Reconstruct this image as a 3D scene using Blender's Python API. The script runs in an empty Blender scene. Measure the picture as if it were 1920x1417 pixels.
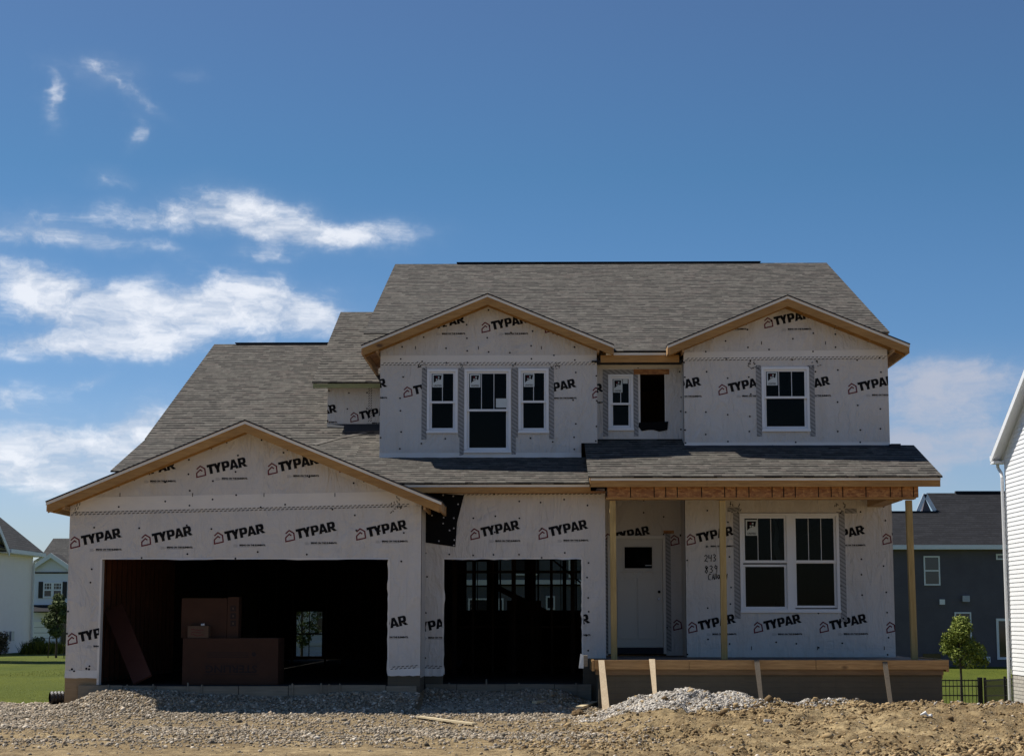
import bpy, math, random
import numpy as np
from mathutils import Vector, Matrix, noise as mnoise
random.seed(7); RNG = np.random.default_rng(7)
S = bpy.context.scene
COL = S.collection
R_ = math.radians

# ---------------------------------------------------------------- camera, sky, sun, exposure
EYE = 1.6
FPX = 3400.0                      # focal length in pixels of a 1920 wide picture
PITCH = math.atan((1160 - 708.5) / FPX)
YAW = -R_(0.919)                  # a touch to the left of the house's own axis
cam = bpy.data.cameras.new('camera'); cam.sensor_width = 36; cam.lens = FPX / 1920 * 36
cam.clip_end = 2000
co = bpy.data.objects.new('camera', cam); COL.objects.link(co)
co.location = (0, 0, EYE); co.rotation_euler = (math.pi / 2 + PITCH, 0, -YAW)
S.camera = co

SUN = Vector((-0.65, 0.275, 1.0)).normalized()
SUN_EL = math.asin(SUN.z); SUN_AZ = math.atan2(SUN.x, SUN.y)
sd = bpy.data.lights.new('sun', 'SUN'); sd.energy = 5.0; sd.angle = R_(0.53); sd.color = (1, 0.95, 0.87)
so = bpy.data.objects.new('sun', sd); COL.objects.link(so)
so.rotation_euler = SUN.to_track_quat('Z', 'Y').to_euler(); so.location = (-20, 20, 40)

S.view_settings.view_transform = 'Standard'; S.view_settings.look = 'None'
S.view_settings.exposure = 0.28; S.view_settings.gamma = 1
S.render.engine = 'CYCLES'

_F = Vector((math.sin(YAW) * math.cos(PITCH), math.cos(YAW) * math.cos(PITCH), math.sin(PITCH)))
_R = Vector((math.cos(YAW), -math.sin(YAW), 0)); _U = _R.cross(_F)
def ray(px, py): return _F + _R * ((px - 960) / FPX) - _U * ((py - 708.5) / FPX)
def at(px, py, d):                # the point of the vertical plane y = d measured at this spot of the photograph
    r = ray(px, py); t = d / r.y
    return (r.x * t, EYE + r.z * t)

class NT:
    """tiny node helper"""
    def __init__(s, tree): s.t = tree; s.n = tree.nodes; s.l = tree.links
    def new(s, kind, **kw):
        n = s.n.new(kind)
        for k, v in kw.items(): setattr(n, k, v)
        return n
    def put(s, sock, v):
        if isinstance(v, bpy.types.NodeSocket): s.l.new(v, sock)
        elif v is not None:
            if isinstance(v, (tuple, list)) and len(v) == 3 and sock.type == 'RGBA': v = (*v, 1)
            sock.default_value = v
    def m(s, op, a, b=None, c=None, clamp=False):
        n = s.new('ShaderNodeMath', operation=op, use_clamp=clamp)
        s.put(n.inputs[0], a); s.put(n.inputs[1], b); s.put(n.inputs[2], c)
        return n.outputs[0]
    def mix(s, f, a, b, blend='MIX'):
        n = s.new('ShaderNodeMix', data_type='RGBA', blend_type=blend)
        s.put(n.inputs[0], f); s.put(n.inputs[6], a); s.put(n.inputs[7], b)
        return n.outputs[2]
    def ramp(s, f, stops, interp='LINEAR'):
        n = s.new('ShaderNodeValToRGB'); n.color_ramp.interpolation = interp
        e = n.color_ramp.elements
        while len(e) < len(stops): e.new(0.5)
        for q, (p, c) in zip(e, stops):
            q.position = p; q.color = (*c, 1) if isinstance(c, (tuple, list)) else (c, c, c, 1)
        s.put(n.inputs[0], f); return n.outputs[0]
    def noise(s, vec, scale, detail=4, rough=0.55, dist=0.0, dim='3D'):
        n = s.new('ShaderNodeTexNoise', noise_dimensions=dim)
        s.put(n.inputs['Vector'], vec); n.inputs['Scale'].default_value = scale
        n.inputs['Detail'].default_value = detail; n.inputs['Roughness'].default_value = rough
        n.inputs['Distortion'].default_value = dist
        return n.outputs[0]
    def mapv(s, vec, scale=(1, 1, 1), loc=(0, 0, 0), rot=(0, 0, 0)):
        n = s.new('ShaderNodeMapping'); s.put(n.inputs[0], vec)
        n.inputs['Scale'].default_value = scale; n.inputs['Location'].default_value = loc
        n.inputs['Rotation'].default_value = rot
        return n.outputs[0]
    def xyz(s, vec):
        n = s.new('ShaderNodeSeparateXYZ'); s.put(n.inputs[0], vec); return n.outputs
    def comb(s, x, y, z):
        n = s.new('ShaderNodeCombineXYZ'); s.put(n.inputs[0], x); s.put(n.inputs[1], y); s.put(n.inputs[2], z)
        return n.outputs[0]

# world: physical sky with broken fair-weather cloud
W = bpy.data.worlds.new('World'); S.world = W; W.use_nodes = True
g = NT(W.node_tree); g.n.clear()
wout = g.new('ShaderNodeOutputWorld'); bg = g.new('ShaderNodeBackground')
sky = g.new('ShaderNodeTexSky', sky_type='NISHITA'); sky.sun_disc = False
sky.sun_elevation = SUN_EL; sky.sun_rotation = SUN_AZ
sky.altitude = 200; sky.air_density = 1.0; sky.dust_density = 0.6; sky.ozone_density = 1.6
dirv = g.new('ShaderNodeTexCoord').outputs['Generated']
dx, dy, dz = g.xyz(dirv)
az = g.m('ARCTAN2', dx, dy); el = g.m('ARCSINE', dz)
warp = g.noise(g.comb(az, el, 0.3), 26, 4, 0.6)
warp2 = g.noise(g.comb(az, el, 7.3), 26, 4, 0.6)
azw = g.m('MULTIPLY_ADD', g.m('SUBTRACT', warp, 0.5), 0.050, az)
elw = g.m('MULTIPLY_ADD', g.m('SUBTRACT', warp2, 0.5), 0.022, el)
CLOUDS = [  # centre x, y, half width, half height, strength, tilt (deg, down to the right)
    (190, 132, 42, 20, .62, 0), (240, 172, 55, 9, .55, 32), (94, 182, 13, 36, .6, 0), (257, 242, 14, 22, .42, 0), (355, 138, 26, 9, .42, 0), (205, 332, 42, 14, .46, 0),
    (60, 424, 110, 20, .95, 4), (285, 408, 85, 18, .9, 4), (445, 400, 75, 28, .95, 6), (560, 425, 120, 24, .9, 8), (690, 440, 90, 18, .6, 0), (170, 456, 130, 10, .55, 4), (500, 474, 34, 12, .55, 0),
    (30, 515, 110, 26, .85, 18), (150, 580, 150, 36, .95, 6), (330, 590, 170, 34, .95, 0), (485, 562, 130, 34, .9, 4), (60, 648, 120, 20, .8, 0), (250, 650, 130, 18, .7, 0), (590, 590, 48, 22, .7, 0),
    (145, 716, 34, 8, .6, -18), (30, 755, 40, 22, .8, -15), (40, 845, 110, 38, 1.0, 0), (190, 835, 110, 40, 1.0, -8), (275, 800, 50, 30, .85, -40), (110, 885, 170, 30, .85, 0), (110, 940, 60, 16, .4, 0),
    (1800, 722, 190, 36, .85, 3), (1740, 752, 90, 40, .9, 0), (1850, 835, 210, 34, .9, 0), (1720, 860, 80, 26, .75, 0), (1620, 700, 60, 24, .5, 0)]
tot = None
for (cx, cy, rx, ry, st, tl) in CLOUDS:
    r = ray(cx, cy).normalized(); a0 = math.atan2(r.x, r.y); e0 = math.asin(r.z)
    c_, s_ = math.cos(R_(tl)), math.sin(R_(tl))
    da = g.m('SUBTRACT', azw, a0); de = g.m('SUBTRACT', elw, e0)
    p = g.m('ADD', g.m('MULTIPLY', da, c_ * FPX / (rx * 1.12)), g.m('MULTIPLY', de, -s_ * FPX / (rx * 1.12)))
    q = g.m('ADD', g.m('MULTIPLY', da, s_ * FPX / (ry * 1.18)), g.m('MULTIPLY', de, c_ * FPX / (ry * 1.18)))
    rr = g.m('ADD', g.m('MULTIPLY', p, p), g.m('MULTIPLY', q, q))
    v = g.m('MULTIPLY', g.m('EXPONENT', g.m('MULTIPLY', rr, -0.8)), st)
    tot = v if tot is None else g.m('MAXIMUM', tot, v) if False else g.m('ADD', tot, v)
tot = g.m('MINIMUM', tot, 1.15)
cn = g.noise(g.comb(g.m('MULTIPLY', azw, 1.0), g.m('MULTIPLY', el, 2.3), 1.7), 26, 10, 0.60, 0.2)
cn2 = g.noise(g.comb(azw, g.m('MULTIPLY', elw, 1.6), 4.7), 9, 3, 0.5)
raw = g.m('ADD', g.m('MULTIPLY', tot, 1.18), g.m('MULTIPLY', g.m('MULTIPLY', g.m('SUBTRACT', cn, 0.5), 3.6), g.m('MULTIPLY', tot, 2.2, clamp=True)))
fine = g.noise(g.comb(g.m('MULTIPLY', azw, 1.6), g.m('MULTIPLY', elw, 2.6), 9.1), 110, 5, 0.7, 0.3)
raw = g.m('ADD', raw, g.m('MULTIPLY', g.m('MULTIPLY', g.m('SUBTRACT', fine, 0.5), 0.8), g.m('MULTIPLY', tot, 1.5, clamp=True)))
raw = g.m('SUBTRACT', raw, 0.24)
den = g.new('ShaderNodeMapRange', interpolation_type='SMOOTHSTEP'); g.put(den.inputs[0], raw)
den.inputs[1].default_value = -0.05; den.inputs[2].default_value = 1.7
den = den.outputs[0]
hs = g.new('ShaderNodeHueSaturation'); g.put(hs.inputs['Color'], sky.outputs[0])
hs.inputs['Saturation'].default_value = 1.12; hs.inputs['Value'].default_value = 1.0; hs.inputs['Hue'].default_value = 0.505
tint = g.ramp(g.m('DIVIDE', el, 0.36), [(0.0, (0.92, 1.02, 1.36)), (0.17, (0.90, 1.02, 1.34)), (0.42, (0.60, 0.86, 1.12)), (0.68, (0.54, 0.83, 0.98)), (0.92, (0.66, 0.82, 0.94)), (1.0, (0.68, 0.82, 0.94))])
skyc = g.mix(1.0, hs.outputs[0], tint, 'MULTIPLY')
cc = g.mix(g.ramp(cn, [(0.40, 0.0), (0.62, 1.0)]), (6.8, 7.6, 9.0), (11.2, 11.5, 12.2))
# the bank on the right is greyer
rr_ = g.m('MULTIPLY', g.m('SUBTRACT', az, 0.10), 12.0, clamp=True)
cc = g.mix(rr_, cc, g.mix(cn2, (4.6, 5.3, 6.8), (7.2, 7.3, 8.2)))
g.put(bg.inputs[0], g.mix(g.m('MULTIPLY', g.m('ADD', g.m('MULTIPLY', den, 0.90), g.m('MULTIPLY', g.m('MULTIPLY', tot, g.m('SUBTRACT', 1.0, den)), 0.16)), 0.97), skyc, cc)); bg.inputs[1].default_value = 0.068
g.l.new(bg.outputs[0], wout.inputs[0])

# ---------------------------------------------------------------- materials
MATS = {}
def mat(name, color=(0.5, 0.5, 0.5), rough=0.7, metal=0.0, spec=0.4, fn=None):
    if name in MATS: return MATS[name]
    m = bpy.data.materials.new(name); m.use_nodes = True
    g = NT(m.node_tree); b = g.n['Principled BSDF']
    b.inputs['Base Color'].default_value = (*color, 1); b.inputs['Roughness'].default_value = rough
    b.inputs['Metallic'].default_value = metal; b.inputs['Specular IOR Level'].default_value = spec
    if fn: fn(g, b)
    MATS[name] = m; return m
def bump(g, b, h, strength=0.3, dist=0.01):
    n = g.new('ShaderNodeBump'); n.inputs['Strength'].default_value = strength; n.inputs['Distance'].default_value = dist
    g.put(n.inputs['Height'], h); g.l.new(n.outputs[0], b.inputs['Normal'])
def pos(g): return g.new('ShaderNodeNewGeometry').outputs['Position']

def f_wrap(g, b):
    p = pos(g); x, y, z = g.xyz(p)
    n1 = g.noise(g.mapv(p, (0.9, 0.9, 0.55), rot=(0, R_(24), 0)), 1.6, 5, 0.6, 1.3)
    n2 = g.noise(g.mapv(p, (2.2, 2.2, 0.5), rot=(0, R_(-35), 0)), 2.4, 4, 0.6, 0.8)
    n3 = g.noise(p, 90, 3, 0.7)
    fold = g.m('ABSOLUTE', g.m('SUBTRACT', n2, 0.5))
    n4 = g.noise(g.mapv(p, (1.5, 1.5, 0.45), rot=(0, R_(48), 0)), 3.2, 3, 0.5, 0.5)
    fold2 = g.m('POWER', g.m('SUBTRACT', 1.0, g.m('MULTIPLY', g.m('ABSOLUTE', g.m('SUBTRACT', n4, 0.5)), 3.0), clamp=True), 6.0)
    lowm = g.ramp(g.noise(p, 0.7, 2), [(0.42, 0.1), (0.62, 1.0)])
    # printed 12 inch guide lines and the faint woven grid
    def line(v, per, w):
        f = g.m('FRACT', g.m('DIVIDE', v, per)); d = g.m('ABSOLUTE', g.m('SUBTRACT', f, 0.5))
        return g.m('LESS_THAN', d, w / per)
    gx = line(x, 0.305, 0.0035); gz = line(z, 0.305, 0.0035)
    gl = g.m('MULTIPLY', g.m('MAXIMUM', gx, gz), g.ramp(g.noise(p, 1.3, 3), [(0.42, 0.0), (0.62, 0.42)]))
    base = g.mix(n1, (0.54, 0.505, 0.46), (0.69, 0.65, 0.60))
    base = g.mix(g.m('MULTIPLY', g.ramp(n3, [(0.3, 0.0), (0.7, 1.0)]), 0.16), base, (0.42, 0.41, 0.42))
    base = g.mix(g.m('MULTIPLY', gl, 0.5), base, (0.36, 0.36, 0.37))
    st = g.noise(g.mapv(p, (1, 1, 0.12)), 2.6, 4, 0.7)
    base = g.mix(g.ramp(st, [(0.52, 0.0), (0.75, 0.35)]), base, (0.44, 0.375, 0.29))
    g.put(b.inputs['Base Color'], base)
    h = g.m('ADD', g.m('MULTIPLY', n1, 1.0), g.m('ADD', g.m('MULTIPLY', fold, -0.5), g.m('MULTIPLY', g.m('MULTIPLY', fold2, lowm), 0.14)))
    bump(g, b, h, 0.8, 0.10)
WRAP = mat('house_wrap', rough=0.55, fn=f_wrap)
WRAP2 = mat('house_wrap_lap', rough=0.5, fn=lambda g, b: (
    g.put(b.inputs['Base Color'], g.mix(g.noise(pos(g), 3, 4), (0.66, 0.62, 0.565), (0.77, 0.73, 0.67))),
    bump(g, b, g.noise(g.mapv(pos(g), (1, 1, 2.5)), 2.2, 4, 0.6, 1.0), 0.4, 0.03)))
INK = mat('ink_black', (0.010, 0.0095, 0.0105), 0.8, spec=0.12)
RED = mat('ink_red', (0.13, 0.014, 0.024), 0.7, spec=0.15)
GREYINK = mat('ink_grey', (0.22, 0.22, 0.23), 0.5)

def f_tape(g, b):
    x, y, z = g.xyz(pos(g))
    s = g.m('FRACT', g.m('MULTIPLY', g.m('ADD', g.m('ADD', x, y), g.m('MULTIPLY', z, 1.5)), 9.0))
    s2 = g.m('GREATER_THAN', s, 0.62)
    n = g.noise(pos(g), 14, 3)
    g.put(b.inputs['Base Color'], g.mix(s2, g.mix(n, (0.27, 0.26, 0.25), (0.34, 0.33, 0.32)), (0.17, 0.165, 0.16)))
TAPE = mat('flashing_tape', rough=0.4, fn=f_tape)

def wood_fn(c0, c1, knots=True, axis='x', scale=1.0):
    def fn(g, b):
        p = pos(g)
        sc = {'x': (0.5, 6, 6), 'y': (6, 0.5, 6), 'z': (6, 6, 0.5)}[axis]
        n = g.noise(g.mapv(p, tuple(s * scale for s in sc)), 5.0, 6, 0.65, 0.6)
        n2 = g.noise(p, 0.9, 3)
        col = g.mix(g.ramp(n, [(0.3, 0.0), (0.7, 1.0)]), c0, c1)
        col = g.mix(g.ramp(n2, [(0.35, 0.0), (0.7, 0.45)]), col, tuple(c * 0.72 for c in c0))
        if knots:
            v = g.new('ShaderNodeTexVoronoi'); g.put(v.inputs['Vector'], g.mapv(p, tuple(0.55 * (1 if s > 1 else 0.55) for s in sc))); v.inputs['Scale'].default_value = 4.2
            k = g.ramp(v.outputs[0], [(0.045, 1.0), (0.11, 0.0)])
            col = g.mix(g.m('MULTIPLY', k, 0.8), col, (0.07, 0.03, 0.012))
        g.put(b.inputs['Base Color'], col); bump(g, b, n, 0.25, 0.004)
    return fn
WOODX = mat('lumber_along', rough=0.65, fn=wood_fn((0.31, 0.155, 0.042), (0.52, 0.29, 0.092)))
WOODY = mat('lumber_deep', rough=0.65, fn=wood_fn((0.36, 0.20, 0.085), (0.56, 0.36, 0.17), axis='y'))
WOODZ = mat('lumber_upright', rough=0.65, fn=wood_fn((0.34, 0.225, 0.075), (0.56, 0.40, 0.16), axis='z'))
WOODG = mat('lumber_treated', rough=0.7, fn=wood_fn((0.24, 0.24, 0.10), (0.40, 0.40, 0.20), knots=False))
WOODP = mat('lumber_stake_lit', rough=0.75, fn=wood_fn((0.58, 0.43, 0.26), (0.78, 0.62, 0.40), axis='z', knots=False))
WOODF = mat('lumber_form', rough=0.7, fn=wood_fn((0.34, 0.185, 0.068), (0.60, 0.365, 0.15)))
DRIP = mat('sheathing_edge', rough=0.6, fn=wood_fn((0.72, 0.69, 0.60), (0.84, 0.81, 0.73), knots=False))
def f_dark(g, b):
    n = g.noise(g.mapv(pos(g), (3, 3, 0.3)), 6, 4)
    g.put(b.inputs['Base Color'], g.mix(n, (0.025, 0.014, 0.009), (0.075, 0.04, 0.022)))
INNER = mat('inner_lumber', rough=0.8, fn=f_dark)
def f_osb(g, b):
    p = pos(g)
    v = g.new('ShaderNodeTexVoronoi'); g.put(v.inputs['Vector'], g.mapv(p, (1, 1, 2.2))); v.inputs['Scale'].default_value = 16
    w = g.new('ShaderNodeTexVoronoi'); g.put(w.inputs['Vector'], g.mapv(p, (2.4, 1, 1), rot=(0, 0.6, 0))); w.inputs['Scale'].default_value = 20
    hv = g.xyz(v.outputs['Color'])[0]; hw = g.xyz(w.outputs['Color'])[1]
    c = g.mix(hv, (0.20, 0.075, 0.022), (0.50, 0.25, 0.085)); c = g.mix(g.m('MULTIPLY', hw, 0.5), c, (0.30, 0.11, 0.03))
    g.put(b.inputs['Base Color'], c); bump(g, b, hv, 0.3, 0.003)
OSB = mat('strand_board', rough=0.6, fn=f_osb)

def shingle_fn(tones, dash, exposure=0.178, tab=0.23, contrast=1.0):
    def fn(g, b):
        uv = g.new('ShaderNodeUVMap').outputs[0]
        u, v, _ = g.xyz(uv)
        wob = g.m('MULTIPLY', g.m('SUBTRACT', g.noise(uv, 0.9, 2), 0.5), 0.03)
        vr = g.m('DIVIDE', g.m('ADD', v, wob), exposure); row = g.m('FLOOR', vr); fv = g.m('FRACT', vr)
        wn = g.new('ShaderNodeTexWhiteNoise', noise_dimensions='1D'); g.put(wn.inputs['W'], row)
        off = g.m('MULTIPLY', wn.outputs['Value'], 3.0)
        uu = g.m('ADD', g.m('DIVIDE', u, tab), off)
        # laminated tabs of uneven width
        uu = g.m('ADD', uu, g.m('MULTIPLY', g.m('SINE', g.m('MULTIPLY', g.m('ADD', uu, off), 1.9)), 0.34))
        cu = g.m('FLOOR', uu)
        w2 = g.new('ShaderNodeTexWhiteNoise', noise_dimensions='2D'); g.put(w2.inputs['Vector'], g.comb(cu, row, 0))
        rnd = w2.outputs['Value']
        w3 = g.new('ShaderNodeTexWhiteNoise', noise_dimensions='2D'); g.put(w3.inputs['Vector'], g.comb(row, g.m('ADD', cu, 31.7), 0))
        r3 = w3.outputs['Value']
        c = g.ramp(rnd, [(i / (len(tones) - 1), t) for i, t in enumerate(tones)])
        big = g.noise(uv, 0.35, 4, 0.6)
        c = g.mix(g.ramp(big, [(0.35, 0.0), (0.7, 0.16)]), c, tuple(q * 0.72 for q in tones[0]))
        gr = g.noise(g.mapv(uv, (60, 60, 60)), 1.0, 2, 0.7)
        c = g.mix(g.m('MULTIPLY', gr, 0.35), c, tuple(q * 0.6 for q in tones[0]))
        mt_ = g.noise(g.mapv(uv, (7, 5, 1)), 1.0, 4, 0.75)
        c = g.mix(g.ramp(mt_, [(0.38, 0.0), (0.66, 0.75)]), c, tuple(q * 0.45 for q in tones[0]))
        c = g.mix(g.ramp(g.noise(g.mapv(uv, (5, 6, 1), loc=(9, 3, 0)), 1.0, 4, 0.75), [(0.5, 0.0), (0.72, 0.6)]), c, tuple(min(1, q * 1.5) for q in tones[-1]))
        # dark line at the tab butts: printed band plus thickness shadow, both as colour
        low = g.m('LESS_THAN', fv, g.m('MULTIPLY_ADD', r3, 0.28, 0.26))
        amt = g.m('MULTIPLY', low, g.m('MULTIPLY_ADD', g.m('GREATER_THAN', r3, 0.50), 0.30 * contrast, 0.66 * contrast))
        c = g.mix(amt, c, dash)
        g.put(b.inputs['Base Color'], c)
        h = g.m('ADD', g.m('MULTIPLY', fv, -1.0), g.m('MULTIPLY', g.m('GREATER_THAN', rnd, 0.5), 0.5))
        bump(g, b, h, 0.5, 0.008)
    return fn
SHING = mat('asphalt_shingle', rough=0.9, spec=0.2, fn=shingle_fn(
    [(0.105, 0.096, 0.081), (0.118, 0.108, 0.092), (0.132, 0.122, 0.104), (0.130, 0.107, 0.092), (0.152, 0.141, 0.121)], (0.007, 0.006, 0.005)))
SHINGD = mat('dark_shingle', rough=0.9, spec=0.2, fn=shingle_fn(
    [(0.015, 0.016, 0.019), (0.023, 0.024, 0.028), (0.032, 0.033, 0.038), (0.019, 0.02, 0.025)], (0.009, 0.009, 0.011), 0.3, 0.5))
SHINGG = mat('grey_shingle', rough=0.9, spec=0.2, fn=shingle_fn(
    [(0.06, 0.058, 0.056), (0.085, 0.082, 0.078), (0.10, 0.097, 0.092)], (0.035, 0.035, 0.035), 0.22, 0.6))
FELT = mat('roof_underlay', (0.022, 0.026, 0.034), 0.85)
BLACKB = mat('black_sheathing', (0.006, 0.006, 0.007), 0.9, spec=0.1)
CAPW = mat('cap_nail_pale', (0.45, 0.45, 0.47), 0.5)
VINYL = mat('vinyl_frame', rough=0.35, fn=lambda g, b: g.put(b.inputs['Base Color'], g.mix(g.noise(pos(g), 3, 3), (0.74, 0.745, 0.75), (0.82, 0.82, 0.82))))
MUNT = mat('grille_bar', (0.62, 0.63, 0.64), 0.4)
def f_glass(g, b):
    b.inputs['Transmission Weight'].default_value = 0.9; b.inputs['IOR'].default_value = 1.45
    n = g.noise(g.mapv(pos(g), (1, 1, 0.7)), 1.4, 2); bump(g, b, n, 0.05, 0.05)
def f_glass2(g, b): pass
def make_glass(name='window_glass', tint=(0.40, 0.43, 0.43, 1)):
    m = bpy.data.materials.new(name); m.use_nodes = True; g = NT(m.node_tree); g.n.clear()
    o = g.new('ShaderNodeOutputMaterial'); t = g.new('ShaderNodeBsdfTransparent'); t.inputs[0].default_value = tint
    gl = g.new('ShaderNodeBsdfGlossy'); gl.inputs[0].default_value = (0.62, 0.58, 0.50, 1); gl.inputs['Roughness'].default_value = 0.02
    n = g.noise(pos(g), 1.1, 2); bm = g.new('ShaderNodeBump'); bm.inputs['Strength'].default_value = 0.25; bm.inputs['Distance'].default_value = 0.02
    g.put(bm.inputs['Height'], n); g.l.new(bm.outputs[0], gl.inputs['Normal'])
    lw = g.new('ShaderNodeLayerWeight')
    mx = g.new('ShaderNodeMixShader'); g.put(mx.inputs[0], g.m('MULTIPLY_ADD', lw.outputs['Facing'], 0.06, 0.010))
    g.l.new(t.outputs[0], mx.inputs[1]); g.l.new(gl.outputs[0], mx.inputs[2]); g.l.new(mx.outputs[0], o.inputs[0])
    return m
GLASS = make_glass(); GLASSC = make_glass('clear_glass', (0.66, 0.66, 0.63, 1))
DARKGLASS = mat('dark_window_glass', (0.02, 0.025, 0.03), 0.06, spec=0.6)
def noisy(name, c0, c1, scale=4, rough=0.8, bs=0.0, detail=5, spec=0.3, bd=0.01):
    def fn(g, b):
        n = g.noise(pos(g), scale, detail, 0.65); g.put(b.inputs['Base Color'], g.mix(g.ramp(n, [(0.3, 0.0), (0.7, 1.0)]), c0, c1))
        if bs: bump(g, b, n, bs, bd)
    return mat(name, rough=rough, spec=spec, fn=fn)
def f_conc(g, b):
    p = pos(g); x, y, z = g.xyz(p); n = g.noise(p, 3.5, 6, 0.7)
    n2 = g.noise(g.mapv(p, (0.4, 0.4, 6)), 5, 4, 0.6)
    ln = g.m('LESS_THAN', g.m('FRACT', g.m('DIVIDE', g.m('ADD', z, g.m('MULTIPLY', n, 0.02)), 0.095)), 0.10)
    lx = g.m('LESS_THAN', g.m('FRACT', g.m('DIVIDE', x, 0.61)), 0.014)
    c = g.mix(n, (0.085, 0.073, 0.050), (0.145, 0.125, 0.088)); c = g.mix(g.m('MULTIPLY', n2, 0.5), c, (0.07, 0.058, 0.042))
    c = g.mix(g.m('MULTIPLY', g.m('MAXIMUM', ln, lx), 0.5), c, (0.075, 0.068, 0.055))
    g.put(b.inputs['Base Color'], c); bump(g, b, g.m('ADD', n, g.m('MULTIPLY', ln, 0.6)), 0.5, 0.01)
CONC = mat('formed_concrete', rough=0.9, fn=f_conc)
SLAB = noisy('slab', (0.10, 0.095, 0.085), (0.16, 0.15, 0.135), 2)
STEEL = mat('galvanised', (0.34, 0.36, 0.40), 0.45, 0.6)
CARD = noisy('cardboard', (0.055, 0.024, 0.013), (0.075, 0.033, 0.018), 2.5, 0.85)
CARD2 = noisy('cardboard_pale', (0.11, 0.065, 0.04), (0.14, 0.085, 0.052), 2.5, 0.85)
PIPE = mat('black_pipe', (0.018, 0.015, 0.016), 0.5)
FENCE = mat('fence_black', (0.012, 0.012, 0.013), 0.45)
PAPER = mat('white_paper', (0.75, 0.75, 0.73), 0.6)
TRIMW = noisy('white_trim', (0.72, 0.73, 0.74), (0.80, 0.80, 0.80), 3, 0.45)
SID_R = noisy('white_siding', (0.78, 0.79, 0.80), (0.84, 0.84, 0.84), 2, 0.45)
SID_L = noisy('ivory_siding', (0.86, 0.76, 0.70), (0.90, 0.80, 0.74), 2, 0.5)
SID_B = noisy('pale_blue_siding', (0.66, 0.68, 0.73), (0.72, 0.74, 0.79), 2, 0.5)
SID_D = noisy('charcoal_siding', (0.094, 0.081, 0.090), (0.118, 0.104, 0.114), 1.2, 0.6)
SID_S = noisy('slate_siding', (0.10, 0.10, 0.105), (0.13, 0.13, 0.135), 1.2, 0.6)
BRICKG = mat('pale_block', rough=0.85)
def f_brick(g, b):
    br = g.new('ShaderNodeTexBrick'); x, y, z = g.xyz(pos(g)); g.put(br.inputs['Vector'], g.comb(g.m('ADD', x, y), z, 0))
    br.inputs['Scale'].default_value = 1; br.inputs['Brick Width'].default_value = 0.4; br.inputs['Row Height'].default_value = 0.1
    br.inputs['Mortar Size'].default_value = 0.012
    br.inputs['Color1'].default_value = (0.42, 0.39, 0.35, 1); br.inputs['Color2'].default_value = (0.52, 0.49, 0.44, 1); br.inputs['Mortar'].default_value = (0.2, 0.19, 0.17, 1)
    g.put(b.inputs['Base Color'], br.outputs[0]); bump(g, b, br.outputs[1], -0.5, 0.01)
f_brick(NT(BRICKG.node_tree), BRICKG.node_tree.nodes['Principled BSDF'])

def f_dirt(g, b):
    p = pos(g); x, y, z = g.xyz(p)
    n = g.noise(p, 0.55, 6, 0.62, 0.4); n2 = g.noise(p, 4.0, 6, 0.7); n3 = g.noise(p, 28, 4, 0.7)
    c = g.mix(g.ramp(n, [(0.35, 0.0), (0.65, 1.0)]), (0.25, 0.172, 0.080), (0.49, 0.365, 0.190))
    c = g.mix(g.ramp(n2, [(0.40, 0.0), (0.58, 0.85)]), c, (0.12, 0.076, 0.034))
    c = g.mix(g.ramp(n3, [(0.42, 0.0), (0.7, 0.55)]), c, (0.44, 0.35, 0.21))
    # greyer and stonier towards the drive on the left
    lx = g.m('MULTIPLY_ADD', x, -0.22, 0.55, clamp=True)
    lx = g.m('MULTIPLY', lx, g.ramp(g.noise(p, 0.8, 4), [(0.3, 0.65), (0.65, 1.0)]))
    lx = g.m('MULTIPLY', lx, g.m('MULTIPLY_ADD', g.m('MULTIPLY_ADD', y, 0.22, -5.5, clamp=True), 0.75, 0.25))
    c = g.mix(g.m('MULTIPLY', lx, 0.85), c, g.mix(n3, (0.14, 0.105, 0.06), (0.35, 0.275, 0.175)))
    g.put(b.inputs['Base Color'], c)
    bump(g, b, g.m('ADD', g.m('MULTIPLY', n2, 0.6), g.m('MULTIPLY', n3, 0.35)), 1.0, 0.10)
DIRT = mat('dirt', rough=0.95, spec=0.15, fn=f_dirt)
def f_lawn(g, b):
    p = pos(g); n = g.noise(g.mapv(p, (0.5, 0.16, 1)), 0.9, 5, 0.6); n2 = g.noise(g.mapv(p, (1, 0.5, 1)), 22, 4, 0.75)
    c = g.mix(g.ramp(n, [(0.35, 0.0), (0.7, 1.0)]), (0.065, 0.085, 0.006), (0.12, 0.135, 0.012))
    c = g.mix(g.ramp(n2, [(0.35, 0.0), (0.7, 0.6)]), c, (0.05, 0.075, 0.014))
    g.put(b.inputs['Base Color'], c); bump(g, b, n2, 0.8, 0.06)
LAWN = mat('lawn', rough=0.9, spec=0.15, fn=f_lawn)
def attr_col(name, stops, rough=0.85, trans=0.0):
    def fn(g, b):
        a = g.new('ShaderNodeAttribute', attribute_name='rnd'); c = g.ramp(a.outputs['Fac'], stops)
        g.put(b.inputs['Base Color'], c)
    return mat(name, rough=rough, spec=0.25, fn=fn)
STONE = attr_col('crushed_stone', [(0.0, (0.12, 0.10, 0.07)), (0.35, (0.27, 0.225, 0.165)), (0.65, (0.40, 0.34, 0.255)), (0.85, (0.33, 0.24, 0.145)), (1.0, (0.70, 0.62, 0.50))])
STONEW = attr_col('pale_stone', [(0.0, (0.16, 0.14, 0.115)), (0.5, (0.39, 0.355, 0.305)), (1.0, (0.70, 0.645, 0.56))])
CLOD = attr_col('earth_clod', [(0.0, (0.12, 0.075, 0.034)), (0.5, (0.26, 0.18, 0.085)), (1.0, (0.50, 0.36, 0.19))], 0.95)
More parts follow.
